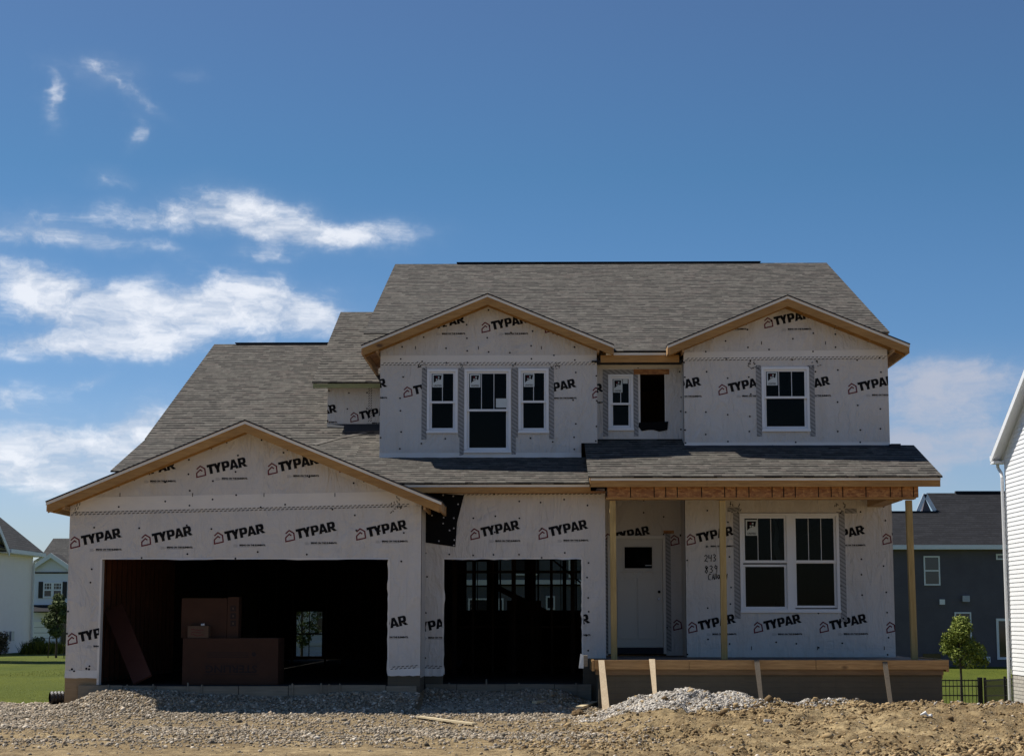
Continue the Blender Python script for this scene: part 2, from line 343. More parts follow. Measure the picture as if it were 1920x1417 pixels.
GRASS = attr_col('grass_blade', [(0.0, (0.045, 0.06, 0.005)), (0.6, (0.09, 0.11, 0.010)), (1.0, (0.16, 0.17, 0.025))])
LEAF_Y = attr_col('leaf_bright', [(0.0, (0.07, 0.10, 0.02)), (0.5, (0.15, 0.19, 0.03)), (1.0, (0.30, 0.33, 0.08))])
LEAF_G = attr_col('leaf_green', [(0.0, (0.035, 0.05, 0.02)), (0.5, (0.09, 0.12, 0.045)), (1.0, (0.20, 0.24, 0.10))])
LEAF_R = attr_col('leaf_dull', [(0.0, (0.04, 0.03, 0.02)), (0.5, (0.08, 0.07, 0.035)), (1.0, (0.14, 0.12, 0.06))])
BARK = noisy('bark', (0.05, 0.038, 0.028), (0.10, 0.08, 0.06), 20)

# ---------------------------------------------------------------- mesh helpers
class MB:
    def __init__(s): s.v = []; s.f = []; s.m = []; s.uv = {}; s.mats = []; s.starts = []
    def mi(s, mt):
        if mt not in s.mats: s.mats.append(mt)
        return s.mats.index(mt)
    def face(s, pts, mt, uv=None):
        b = len(s.v); s.v += [tuple(p) for p in pts]; s.f.append(tuple(range(b, b + len(pts)))); s.m.append(s.mi(mt))
        if uv: s.uv[len(s.f) - 1] = uv
    def hexa(s, c, mt):           # 8 corners: bottom 0-3 ccw, top 4-7
        s.starts.append(len(s.f))
        for q in ((3, 2, 1, 0), (4, 5, 6, 7), (0, 1, 5, 4), (1, 2, 6, 5), (2, 3, 7, 6), (3, 0, 4, 7)):
            s.face([c[i] for i in q], mt)
    def box(s, x0, x1, y0, y1, z0, z1, mt):
        if x0 > x1: x0, x1 = x1, x0
        if y0 > y1: y0, y1 = y1, y0
        if z0 > z1: z0, z1 = z1, z0
        s.hexa([(x0, y0, z0), (x1, y0, z0), (x1, y1, z0), (x0, y1, z0), (x0, y0, z1), (x1, y0, z1), (x1, y1, z1), (x0, y1, z1)], mt)
    def prism(s, poly, y0, y1, mt, mside=None):      # poly in (x, z), counter-clockwise seen from the front (-y)
        s.starts.append(len(s.f))
        n = len(poly)
        s.face([(x, y0, z) for x, z in poly], mt); s.face([(x, y1, z) for x, z in reversed(poly)], mside or mt)
        for i in range(n):
            a, b = poly[i], poly[(i + 1) % n]
            s.face([(a[0], y0, a[1]), (a[0], y1, a[1]), (b[0], y1, b[1]), (b[0], y0, b[1])], mside or mt)
    def bar(s, p, q, w, h, mt, up=(0, 0, 1)):
        p, q = Vector(p), Vector(q); d = (q - p).normalized(); u = Vector(up)
        sd = d.cross(u)
        if sd.length < 1e-4: sd = d.cross(Vector((0, 1, 0)))
        sd.normalize(); u = sd.cross(d)
        c = []
        for e in (p, q):
            for a, b in ((-1, -1), (1, -1), (1, 1), (-1, 1)): c.append(e + sd * a * w / 2 + u * b * h / 2)
        s.hexa(c, mt)
    def tube(s, pts, rads, mt, n=8, cap=True):
        rings = []; s.starts.append(len(s.f))
        for i, p in enumerate(pts):
            p = Vector(p); a = Vector(pts[max(i - 1, 0)]); b = Vector(pts[min(i + 1, len(pts) - 1)])
            d = (b - a).normalized(); u = d.orthogonal().normalized() if i == 0 else (pu - d * pu.dot(d)).normalized()
            pu = u; w = d.cross(u); r = rads[i] if isinstance(rads, (list, tuple)) else rads
            rings.append([p + (u * math.cos(t) + w * math.sin(t)) * r for t in (2 * math.pi * k / n for k in range(n))])
        for A, B in zip(rings, rings[1:]):
            for k in range(n): s.face([A[k], A[(k + 1) % n], B[(k + 1) % n], B[k]], mt)
        if cap: s.face(list(reversed(rings[0])), mt); s.face(rings[-1], mt)
    def slab(s, quad, th, top, under=None, edge=None, uvo=(0, 0)):
        """roof slab: quad eaveL, eaveR, topR, topL; courses run along the eave"""
        s.starts.append(len(s.f))
        q = [Vector(p) for p in quad]; nrm = (q[1] - q[0]).cross(q[3] - q[0]).normalized()
        if nrm.z < 0: nrm = -nrm
        e = (q[1] - q[0]).normalized(); up = nrm.cross(e).normalized()
        if up.z < 0: up = -up
        uv = [((p - q[0]).dot(e) + uvo[0], (p - q[0]).dot(up) + uvo[1]) for p in q]
        s.face(q, top, uv); lo = [p - nrm * th for p in q]
        s.face(list(reversed(lo)), under or OSB)
        for i in range(len(q)):
            j = (i + 1) % len(q); s.face([q[i], lo[i], lo[j], q[j]], edge or top, [uv[i], uv[i], uv[j], uv[j]])
    def disc(s, x, y, z, r, mt, n=7, th=0.004):
        s.prism([(x + r * math.cos(2 * math.pi * k / n), z + r * math.sin(2 * math.pi * k / n)) for k in range(n)], y - th, y, mt)
    def build(s, name, parent=None, smooth=False, bevel=0.0):
        me = bpy.data.meshes.new(name); me.from_pydata(s.v, [], s.f)
        for m_ in s.mats: me.materials.append(m_)
        me.polygons.foreach_set('material_index', s.m)
        if s.uv:
            ul = me.uv_layers.new(name='UVMap'); dat = np.zeros((len(me.loops), 2), 'f')
            for fi, uv in s.uv.items():
                ls = me.polygons[fi].loop_start
                for k, q in enumerate(uv): dat[ls + k] = q
            ul.data.foreach_set('uv', dat.ravel())
        if smooth: me.polygons.foreach_set('use_smooth', [True] * len(me.polygons))
        me.update()
        o = bpy.data.objects.new(name, me); COL.objects.link(o)
        if parent is not None: adopt(o, parent)
        if bevel:
            import bmesh
            bmm = bmesh.new(); bmm.from_mesh(me); bmesh.ops.remove_doubles(bmm, verts=bmm.verts, dist=1e-5)
            bmesh.ops.bevel(bmm, geom=list(bmm.edges), offset=bevel, segments=1, affect='EDGES', clamp_overlap=True)
            bmm.to_mesh(me); bmm.free()
        return o
WM = {}
def adopt(o, parent):
    o.parent = parent; o.matrix_parent_inverse = WM[parent.name].inverted(); WM[o.name] = Matrix.Identity(4)
def empty(name, loc):
    o = bpy.data.objects.new(name, None); COL.objects.link(o); o.location = loc; o.empty_display_size = 0.3
    WM[o.name] = Matrix.Translation(loc); return o
def reg(o): WM[o.name] = Matrix.Identity(4); return o
def tag(o, label=None, cat=None, group=None, kind=None):
    if label: o['label'] = label
    if cat: o['category'] = cat
    if group: o['group'] = group
    if kind: o['kind'] = kind
    return o
def part(m, name, parent, **k):
    o = m.build(name, parent, **k); WM[o.name] = Matrix.Identity(4); return o
def parts(m, name, parent, **k):          # one object per piece
    st = m.starts + [len(m.f)]
    for a, b in zip(st, st[1:]):
        q = MB()
        for fi in range(a, b): q.face([m.v[i] for i in m.f[fi]], m.mats[m.m[fi]], m.uv.get(fi))
        part(q, name, parent, **k)
def thing1(m, name, label, cat, group=None, **k):
    o = m.build(name, **k); return tag(o, label, cat, group)

# ---------------------------------------------------------------- print on the wrap
SX = 0.165
GLY = {
 'T': [[(0, 1), (0, .73), (.74, .73), (.74, 1)], [(.21, .73), (.21, 0), (.53, 0), (.53, .73)]],
 'Y': [[(0, 1), (.27, .36), (.58, .36), (.58, .42), (.34, 1)], [(.52, 1), (.425, .72), (.58, .40), (.86, 1)], [(.27, .36), (.27, 0), (.58, 0), (.58, .36)]],
 'P': [[(0, 1), (0, 0), (.30, 0), (.30, 1)], [(.30, 1), (.30, .79), (.50, .79), (.50, 1)], [(.30, .52), (.30, .29), (.50, .29), (.50, .52)],
       [(.50, 1), (.50, .29), (.62, .29), (.75, .36), (.82, .50), (.82, .80), (.75, .93), (.62, 1)]],
 'A': [[(0, 0), (.30, 0), (.47, .66), (.47, 1), (.31, 1)], [(.94, 0), (.63, 1), (.47, 1), (.47, .66), (.64, 0)], [(.33, .15), (.61, .15), (.56, .36), (.38, .36)]],
 'R': [[(0, 1), (0, 0), (.30, 0), (.30, 1)], [(.30, 1), (.30, .79), (.50, .79), (.50, 1)], [(.30, .54), (.30, .33), (.50, .33), (.50, .54)],
       [(.50, 1), (.50, .33), (.62, .33), (.75, .40), (.81, .52), (.81, .80), (.75, .93), (.62, 1)], [(.32, .32), (.58, 0), (.92, 0), (.66, .32)]]}
def ccw(p):
    a = sum(p[i][0] * p[(i + 1) % len(p)][1] - p[(i + 1) % len(p)][0] * p[i][1] for i in range(len(p)))
    return p if a > 0 else p[::-1]
def stroke(pts, w):
    """mitred polyline as non-overlapping quads"""
    P = [Vector(p) for p in pts]; L = []; Rr = []
    for i, p in enumerate(P):
        a = (P[i] - P[i - 1]).normalized() if i else (P[1] - P[0]).normalized()
        b = (P[i + 1] - P[i]).normalized() if i < len(P) - 1 else a
        n = Vector((-(a + b).y, (a + b).x)); n.normalize(); na = Vector((-a.y, a.x))
        k = w / 2 / max(0.35, n.dot(na)); L.append(p + n * k); Rr.append(p - n * k)
    return [ccw([tuple(L[i]), tuple(L[i + 1]), tuple(Rr[i + 1]), tuple(Rr[i])]) for i in range(len(P) - 1)]
def text_polys(txt, h, width=None, bold=0.0):
    c = bpy.data.curves.new('t', 'FONT'); c.body = txt; c.size = 1; c.offset = bold; c.resolution_u = 2
    o = bpy.data.objects.new('t', c); COL.objects.link(o)
    dg = bpy.context.evaluated_depsgraph_get(); me = o.evaluated_get(dg).to_mesh()
    vs = [(v.co.x, v.co.y) for v in me.vertices]; ps = [[vs[i] for i in p.vertices] for p in me.polygons]
    o.evaluated_get(dg).to_mesh_clear(); bpy.data.objects.remove(o); bpy.data.curves.remove(c)
    x0 = min(v[0] for v in vs); x1 = max(v[0] for v in vs); y1 = max(v[1] for v in vs)
    sy = h / y1; sx = sy if width is None else width / (x1 - x0)
    return [ccw([((x - x0) * sx, y * sy) for x, y in p]) for p in ps]
_ca, _sa = math.cos(R_(12)), math.sin(R_(12))
LOGO = []
for ch, ox in zip('TYPAR', (0, .66, 1.55, 2.32, 3.27)):
    for p in GLY[ch]:
        LOGO.append((ccw([(.206 + SX * ((x + ox) * _ca - y * _sa), .051 + SX * ((x + ox) * _sa + y * _ca)) for x, y in p]), INK))
for p in stroke([(.0066, .140), (.066, .196), (.146, .150), (.161, .040), (.013, .006), (.009, .073), (.069, .133), (.106, .108)], .0215): LOGO.append((p, RED))
for p in text_polys('BRING ON THE ELEMENTS.', .029, .445, 0.06): LOGO.append(([(x + .44, y - .03) for x, y in p], INK))
LOGO.append(([(.44, -.046), (.73, -.046), (.73, -.041), (.44, -.041)], GREYINK))
for k, wd in enumerate((.07, .085, .06)): LOGO.append(([(.335, -.046 + k * .017), (.335 + wd, -.046 + k * .017), (.335 + wd, -.041 + k * .017), (.335, -.041 + k * .017)], GREYINK))
def clip(poly, reg_):
    out = poly
    n = len(reg_)
    for i in range(n):
        ax, az_ = reg_[i]; bx, bz = reg_[(i + 1) % n]; ex, ez = bx - ax, bz - az_
        src = out; out = []
        if not src: return None
        for j in range(len(src)):
            p, q = src[j - 1], src[j]
            dp = ex * (p[1] - az_) - ez * (p[0] - ax); dq = ex * (q[1] - az_) - ez * (q[0] - ax)
            if dq >= 0:
                if dp < 0: t = dp / (dp - dq); out.append((p[0] + t * (q[0] - p[0]), p[1] + t * (q[1] - p[1])))
                out.append(q)
            elif dp >= 0: t = dp / (dp - dq); out.append((p[0] + t * (q[0] - p[0]), p[1] + t * (q[1] - p[1])))
    return out if len(out) >= 3 else None
def print_on(m, d, pieces, logos, dy=0.003):
    bb = [(min(p[0] for p in r), max(p[0] for p in r), min(p[1] for p in r), max(p[1] for p in r)) for r in pieces]
    for (px, py) in logos:
        x0, z0 = at(px, py, d)
        for poly, mt in LOGO:
            q = [(x + x0, z + z0) for x, z in poly]
            a0 = min(v[0] for v in q); a1 = max(v[0] for v in q); c0 = min(v[1] for v in q); c1 = max(v[1] for v in q)
            for r, b in zip(pieces, bb):
                if a1 < b[0] or a0 > b[1] or c1 < b[2] or c0 > b[3]: continue
                if a0 > b[0] and a1 < b[1] and c0 > b[2] and c1 < b[3] and len(r) == 4 and r[0][1] == r[1][1] and r[2][1] == r[3][1] and r[0][0] == r[3][0]:
                    m.face([(x, d - dy, z) for x, z in q], mt); break
                w = clip(q, r)
                if w: m.face([(x, d - dy, z) for x, z in w], mt)
def rect(x0, x1, z0, z1): return [(x0, z0), (x1, z0), (x1, z1), (x0, z1)]
def inside(x, z, r):
    return all((r[(i + 1) % len(r)][0] - r[i][0]) * (z - r[i][1]) - (r[(i + 1) % len(r)][1] - r[i][1]) * (x - r[i][0]) > 0.0 for i in range(len(r)))
def nails(m, d, pieces, n, avoid=(), mt=None, r=0.0165, seed=1):
    n = int(n * 1.5)
    rnd = random.Random(seed); pts = []
    x0 = min(p[0] for r_ in pieces for p in r_); x1 = max(p[0] for r_ in pieces for p in r_); z0 = min(p[1] for r_ in pieces for p in r_); z1 = max(p[1] for r_ in pieces for p in r_)
    t = 0
    while len(pts) < n and t < 6000:
        t += 1
        x = x0 + round(rnd.uniform(0, x1 - x0) / .4064) * .4064 + rnd.uniform(-.03, .03); z = rnd.uniform(z0, z1)
        if any(inside(x, z, r_) for r_ in pieces) and not any(a < x < b and c < z < e for a, b, c, e in avoid) and all((x - p[0]) ** 2 + (z - p[1]) ** 2 > .05 for p in pts):
            pts.append((x, z)); m.disc(x, d - .001, z, r, mt or INK, 7, .006)
def belt(m, d, p0, p1, dy=0.005, rows=2, pitch=0.075):
    """printed seam tape: two rows of slanting dashes between two points"""
    a, b = Vector((*p0,)), Vector((*p1,)); L = (b - a).length; e = (b - a) / L; n = Vector((-e.y, e.x)); k = 0; t = 0
    while t < L - .06:
        for r_ in range(rows):
            o = a + e * (t + (pitch / 2 if r_ else 0)) + n * (-.018 + .034 * r_)
            q = [o, o + e * .046 + n * .010, o + e * .049 + n * .022, o + e * .003 + n * .012]
            m.face([(v.x, d - dy, v.y) for v in q], INK)
        t += pitch
def scribble(m, d, x, z, r, seed, n=9):
    rnd = random.Random(seed)
    for k in range(n):
        a = rnd.uniform(0, 6.28); o = Vector((x + rnd.uniform(-r, r), z + rnd.uniform(-r, r) * .7)); e = Vector((math.cos(a), math.sin(a))) * rnd.uniform(.02, .05)
        for q in stroke([tuple(o), tuple(o + e)], .012): m.face([(u, d - .0065, v) for u, v in q], INK)
def tape(m, d, x0, x1, z0, z1, dy=0.006): m.box(x0, x1, d - dy, d - .001, z0, z1, TAPE)

def wrapped(name, d, pieces, logos=(), th=0.14, nnails=14, avoid=(), extra=None, seed=1, parent=None):
    m = MB()
    for r in pieces: m.prism(r, d, d + th, WRAP, INNER)
    print_on(m, d, pieces, logos)
    nails(m, d, pieces, nnails, avoid, seed=seed)
    if extra: extra(m)
    return part(m, name, parent)

# ---------------------------------------------------------------- THE HOUSE
XL, XR = -8.05, 6.47
A, M_, P_, D_, UL, UR, RC, LW = 30.9, 32.1, 33.6, 34.6, 33.8, 33.6, 34.15, 36.5
house = empty('unfinished_house', (-0.8, 32, 0.2))
tag(house, 'two storey house under construction, covered in white printed house wrap, with brown shingle roofs', 'house')

# --- garage front wall with its gable
ga = at(459, 786, 30.5); gt = at(82, 938, 30.5); GX = ga[0]; GZ = ga[1]; GS = 0.412; GH = (at(826, 938, 30.5)[0] - gt[0]) / 2
def gz(x, apex_x, apex_z, s): return apex_z - s * abs(x - apex_x)
gx0, gx1, gzt = at(190, 1050, A)[0], at(729, 1045, A)[0], 2.61
AXR = -2.04; zw = 3.42
def gbot(x): return gz(x, GX, GZ, GS) - .06
Apieces = [rect(XL, gx0, .62, gzt), rect(gx1, AXR, .66, gzt), rect(XL, AXR, gzt, zw),
           [(XL, zw), (AXR, zw), (AXR, gbot(AXR)), (GX, gbot(GX)), (XL, gbot(XL))]]
def A_extra(m):
    p0, p1 = at(133, 964, A), at(765, 948, A); belt(m, A, p0, p1, .008)
    q0, q1 = at(131, 960, A), at(700, 921, A)
    # the upper sheet laps the lower one
    a, b, c, e = at(133, 959, A), at(784, 946, A), at(745, 921, A), at(160, 932, A)
    m.face([(a[0], A - .004, a[1]), (b[0], A - .004, b[1]), (c[0], A - .004, c[1]), (e[0], A - .004, e[1])], WRAP2)
    belt(m, A, at(141, 962, A), at(152, 938, A), .008); belt(m, A, at(748, 947, A), at(747, 925, A), .008)
    scribble(m, A, *at(745, 951, A), .1, 3, 12)
    for x_ in (225, 361, 495, 628): m.box(at(x_, 930, A)[0] - .006, at(x_, 930, A)[0] + .006, A - .006, A - .001, at(x_, 931, A)[1], at(x_, 924, A)[1], INK)
    for x_, y_ in ((131, 1258), (135, 1254), (139, 1258), (136, 1262), (162, 1253), (167, 1254)): m.disc(at(x_, y_, A)[0], A - .001, at(x_, y_, A)[1], .02, INK)
    belt(m, A, at(732, 1253, A), at(785, 1250, A), .008)
    for i in range(22):       # nail line under the rake
        s_ = i / 21; x_ = XL + .3 + s_ * (AXR - XL - .5); m.disc(x_, A - .001, gbot(x_) - .12 - .03 * math.sin(i * 5), .013, INK)
wrapped('garage_front_wall', A, Apieces, [(131.6, 1028), (264.6, 1023.9), (400.8, 1019.8), (534.6, 1015.7), (667.6, 1012.5), (233.5, 900), (367.7, 895), (501.9, 890), (635.7, 885), (126.7, 1208.9), (667.6, 1192)],
        avoid=[(-7.9, -2.4, 2.75, 3.05)], nnails=30, extra=A_extra, seed=3, parent=house)
m = MB()   # garage returns
m.box(XL, XL + .14, A + .14, 51.4, .55, 3.5, WRAP); m.box(AXR - .14, AXR, A + .14, M_, .62, 3.66, WRAP); parts(m, 'garage_side_wall', house)
m = MB(); m.box(XL, gx0 - .02, A + .01, A + .2, -.1, .62, mat('pier_board', rough=.8, fn=wood_fn((0.27, 0.185, 0.10), (0.40, 0.285, 0.165), False))); m.box(gx1, AXR - .01, A + .01, A + .2, -.1, .66, CONC)
m.box(XL + .01, XL + .2, A + .2, 51.4, -.1, .55, CONC); m.box(AXR - .13, AXR - .01, A + .2, M_ + .02, -.1, .62, CONC)
parts(m, 'foundation', house)
m = MB()   # door opening jamb lumber and slab edge boards
m.box(gx0 - .02, gx0 + .015, A - .002, A + .17, .5, gzt, WRAP2)
part(m, 'door_jamb', house)
m = MB()
def formboard(m, xa, xb, d, z0, z1, mt):
    x = xa
    while x < xb - .01:
        w = min(random.uniform(.5, 1.3), xb - x); m.box(x, x + w - .012, d - .04 + random.uniform(-.008, .008), d, z0, z1 + random.uniform(-.012, .012), mt); x += w
GREYW = mat('lumber_grey', rough=0.8, fn=wood_fn((0.19, 0.165, 0.12), (0.29, 0.255, 0.195), knots=False))
formboard(m, XL + .25, AXR - .05, A - .02, .22, .49, GREYW)
parts(m, 'slab_form_board', house)
m = MB()
for px in (203, 238, 287, 352, 378, 548, 602, 617, 637, 707):
    x, z = at(px, 1290, A - .08); m.box(x - .012, x + .012, A - .085, A - .065, .15, .50 + random.uniform(0, .05), GREYW)
parts(m, 'form_peg', house)

# --- middle front wall
mx0, mx1, mzt = at(832, 1047, M_)[0], at(1091, 1047, M_)[0], 2.65
MXR = 1.13
Mp = [rect(AXR, mx0, .62, mzt), rect(mx1, MXR, .92, mzt), rect(AXR, MXR, mzt, 3.84)]
def M_extra(m):
    belt(m, M_, (at(868, 925, M_)[0], 3.79), (MXR - .03, 3.80), .006)
    belt(m, M_, at(795, 1250, M_), at(830, 1252, M_), .006)
    q = [at(x, y, M_) for x, y in ((780, 922), (870, 928), (857, 980), (854, 1025), (793, 1016))]
    m.prism(ccw(q), M_ - .012, M_ - .001, BLACKB)
    for x, y in ((831, 928), (850, 930), (829, 953), (859, 945), (810, 966), (832, 970), (831, 981), (851, 971), (851, 990), (843, 994), (852, 1012), (823, 1014), (851, 1022), (796, 1013), (795, 962)):
        m.disc(at(x, y, M_)[0], M_ - .012, at(x, y, M_)[1], .014, CAPW)
wrapped('middle_front_wall', M_, Mp, [(882, 1011.8), (1009.7, 1010.9), (756, 1193), (1013, 1188)], nnails=20, avoid=[(-1.6, 1.0, 2.8, 3.1), (-2.1, -1.2, 2.8, 3.9)], extra=M_extra, seed=5, parent=house)
m = MB(); m.box(AXR, mx0 - .01, M_ + .01, M_ + .2, -.1, .62, CONC); m.box(mx1 + .01, MXR - .01, M_ + .01, M_ + .2, -.1, .92, CONC); parts(m, 'foundation', house)
m = MB(); formboard(m, AXR + .02, MXR - .25, M_ - .02, .2, .47, GREYW); parts(m, 'slab_form_board', house)
m = MB()
for px in (842, 912, 973, 1080):
    x, z = at(px, 1290, M_ - .08); m.box(x - .012, x + .012, M_ - .085, M_ - .065, .12, .50 + (.06 if px == 912 else 0), GREYW)
parts(m, 'form_peg', house)
m = MB(); m.box(MXR - .14, MXR, M_ + .14, D_, .92, 3.9, WRAP); tape(m, D_, MXR + .02, MXR + .14, .95, 3.1); part(m, 'porch_return_wall', house)

def flap(name, d, side_x, z0, z1, inward, top=None, seed=0):
    rg = random.Random(seed); m = MB(); n = 23; ws = [.008 + rg.random() ** 4 * .02 for _ in range(n + 1)]; ys = [rg.uniform(-.018, .002) for _ in range(n + 1)]
    for i in range(n):
        za, zb = z0 + (z1 - z0) * i / n, z0 + (z1 - z0) * (i + 1) / n
        q = [(side_x - inward * .02, d - .004, za), (side_x + inward * ws[i], d + ys[i], za), (side_x + inward * ws[i + 1], d + ys[i + 1], zb), (side_x - inward * .02, d - .004, zb)]
        m.face(q, WRAP2)
    part(m, name, house)
def flap_top(name, d, x0, x1, z, seed):
    rg = random.Random(seed); m = MB(); n = 22; ws = [.004 + rg.random() ** 3 * .016 for _ in range(n + 1)]; ys = [rg.uniform(-.02, .0) for _ in range(n + 1)]
    for i in range(n):
        xa, xb = x0 + (x1 - x0) * i / n, x0 + (x1 - x0) * (i + 1) / n
        m.face([(xa, d + ys[i], z - ws[i]), (xb, d + ys[i + 1], z - ws[i + 1]), (xb, d - .004, z + .02), (xa, d - .004, z + .02)], WRAP2)
    part(m, name, house)
flap('wrap_flap', A, gx1, .68, gzt, -1, seed=1); flap('wrap_flap', M_, mx0, .64, mzt, 1, seed=2); flap('wrap_flap', M_, mx1, .94, mzt, -1, seed=3)
flap_top('wrap_flap', A, gx0, gx1, gzt, 4); flap_top('wrap_flap', M_, mx0, mx1, mzt, 5)
# ragged hem of the wrap above the foundation
for d_, xa_, xb_, z_ in ((A, XL, gx0, .62), (A, gx1, AXR, .66), (M_, AXR, mx0, .62)):
    m = MB(); n = 9; rg = random.Random(int(xa_ * 10)); zz = [z_ - rg.uniform(.0, .012) for _ in range(n + 1)]; yy = [rg.uniform(.008, .03) for _ in range(n + 1)]
    for i in range(n):
        a_, b_ = xa_ + (xb_ - xa_) * i / n, xa_ + (xb_ - xa_) * (i + 1) / n
        m.face([(a_, d_ - yy[i], zz[i]), (b_, d_ - yy[i + 1], zz[i + 1]), (b_, d_ - .004, z_ + .12), (a_, d_ - .004, z_ + .12)], WRAP2)
    part(m, 'wrap_hem', house, smooth=True)

# --- porch: entry wall, window wall
dfx0, dfx1, dfz0, dfz1 = 1.26, at(1247, 1004, D_)[0], .95, at(1247, 1004, D_)[1]
Dp = [rect(MXR, dfx0, .92, dfz1), rect(dfx1, 2.70, .92, dfz1), rect(MXR, 2.70, dfz1, 3.9)]
def D_extra(m):
    tape(m, D_, dfx1 + .005, dfx1 + .10, 1.0, dfz1 + .06)
    a = at(1244, 1000, D_); m.box(a[0], a[0] + .2, D_ - .008, D_ - .002, a[1], a[1] + .06, OSB)
wrapped('entry_wall', D_, Dp, [(1133, 1020), (1257.3, 1022.6), (1262.3, 1181.4)], nnails=6, extra=D_extra, seed=8, parent=house)
m = MB(); m.box(2.66, 2.80, P_ + .14, D_, .92, 3.9, WRAP); part(m, 'porch_return_wall', house)
wx0, wz1 = at(1386, 962, P_); wx1, wz0 = at(1576, 1147, P_)
Pp = [rect(2.66, wx0, .90, 3.9), rect(wx1, XR, .90, 3.9), rect(wx0, wx1, .90, wz0), rect(wx0, wx1, wz1, 3.9)]
def P_extra(m):
    tape(m, P_, wx0 - .115, wx0 - .005, wz0 - .12, wz1 + .02); tape(m, P_, wx1 + .005, wx1 + .115, wz0 - .17, wz1 + .02)
    a = at(1364, 957, P_); tape(m, P_, a[0], a[0] + .22, a[1] - .02, a[1] + .06, .008); b = at(1584, 959, P_); tape(m, P_, b[0], b[0] + .22, b[1] - .03, b[1] + .06, .008)
    scribble(m, P_, *at(1380, 952, P_), .11, 21, 12); scribble(m, P_, *at(1576, 952, P_), .11, 22, 12)
    for x_ in (1409, 1533, 1658): m.box(at(x_, 1215, P_)[0] - .006, at(x_, 1215, P_)[0] + .006, P_ - .006, P_ - .001, at(x_, 1218, P_)[1], at(x_, 1211, P_)[1], INK)
    # the builder's marker notes: 243 / 839 / Callaway
    HW = {'2': [[(0, .8), (.25, 1), (.5, .85), (.45, .6), (.05, .12), (.25, .18), (.6, 0)]], '4': [[(.05, 1), (.0, .55), (.45, .55)], [(.5, 1), (.42, 0)]],
          '3': [[(0, .92), (.3, 1), (.5, .8), (.2, .55), (.5, .35), (.35, .05), (0, .08)]], '8': [[(.45, .85), (.2, 1), (.05, .8), (.45, .3), (.25, 0), (.0, .2), (.4, .7), (.45, .9)]],
          '9': [[(.5, .8), (.2, 1), (.05, .7), (.3, .5), (.5, .8), (.4, 0)]], 'C': [[(.6, .9), (.3, 1), (.0, .55), (.1, .1), (.5, .05)]],
          'A': [[(0, 0), (.25, .9), (.45, 0)], [(.1, .35), (.4, .35)]], 'l': [[(.1, .95), (.05, 0)]], 'a': [[(.4, .5), (.15, .6), (0, .25), (.2, .02), (.4, .3), (.42, .55), (.45, 0)]],
          'w': [[(0, .55), (.12, 0), (.28, .4), (.42, 0), (.6, .6)]], 'y': [[(0, .6), (.2, .15), (.42, .65)], [(.42, .65), (.15, -.5)]]}
    for txt, px, py, h, sp in (('243', 1321, 1053, .125, .62), ('839', 1322, 1074, .13, .66), ('CAllaway', 1328, 1087, .115, .42)):
        x, z = at(px, py, P_)
        for i, ch in enumerate(txt):
            for st in HW[ch]:
                for q in stroke([(x + (u + .0) * h * .8, z + v * h + i * .006) for u, v in st], .015): m.face([(u, P_ - .0035, v) for u, v in q], INK)
            x += h * (sp if ch not in 'lC' else (.22 if ch == 'l' else .6))
wrapped('porch_front_wall', P_, Pp, [(1287.4, 1021.8), (1409.5, 1021), (1532.9, 1020), (1654.7, 1020.7), (1290.5, 1186.4), (1413.4, 1186.4), (1536.8, 1186), (1662, 1186.4)],
        nnails=24, avoid=[(2.7, 6.5, 2.95, 3.25), (2.7, 6.5, 1.3, 1.6)], extra=P_extra, seed=9, parent=house)

# --- windows
def pane(parent, x0, x1, y, z0, z1, gm=None):
    m = MB(); m.box(x0, x1, y, y + .006, z0, z1, gm or GLASS); return part(m, 'pane', parent)
def sticker(parent, x0, z1, y, w=.20, hgt=.26):
    m = MB(); m.box(x0, x0 + w, y - .003, y, z1 - hgt, z1, mat('sticker', (0.55, 0.60, 0.60), 0.5))
    a = .12 * w
    q = ccw([(x0 + a, z1 - a), (x0 + w - a * .8, z1 - a), (x0 + w - a, z1 - a * 1.6), (x0 + w * .78, z1 - hgt * .62), (x0 + w * .45, z1 - hgt * .66), (x0 + a, z1 - hgt * .62)])
    m.face([(u, y - .005, v) for u, v in ccw([(x0 + a, z1 - a), (x0 + w - a, z1 - a), (x0 + w * .8, z1 - hgt * .42), (x0 + w * .38, z1 - hgt * .5), (x0 + a, z1 - hgt * .68)])], INK)
    for i in range(2):
        for j in range(2):
            c = (x0 + w * (.40 + .19 * i), z1 - hgt * (.24 + .17 * j)); mt = RED if (i, j) == (0, 0) else mat('sticker', (0.55, 0.60, 0.60), 0.5)
            m.face([(c[0] - w * .065, y - .007, c[1] - w * .065), (c[0] + w * .065, y - .007, c[1] - w * .065), (c[0] + w * .065, y - .007, c[1] + w * .065), (c[0] - w * .065, y - .007, c[1] + w * .065)], mt)
    for p in text_polys('UNITED', hgt * .12, w * .74, 0.02): m.face([(u + x0 + w * .13, y - .005, v + z1 - hgt * .93) for u, v in p], INK)
    return part(m, 'sticker', parent)
def sash(m, x0, x1, z0, z1, y, f=.045, dep=.05):
    m.box(x0, x1, y, y + dep, z0, z0 + f, VINYL); m.box(x0, x1, y, y + dep, z1 - f, z1, VINYL)
    m.box(x0, x0 + f, y, y + dep, z0 + f, z1 - f, VINYL); m.box(x1 - f, x1, y, y + dep, z0 + f, z1 - f, VINYL)
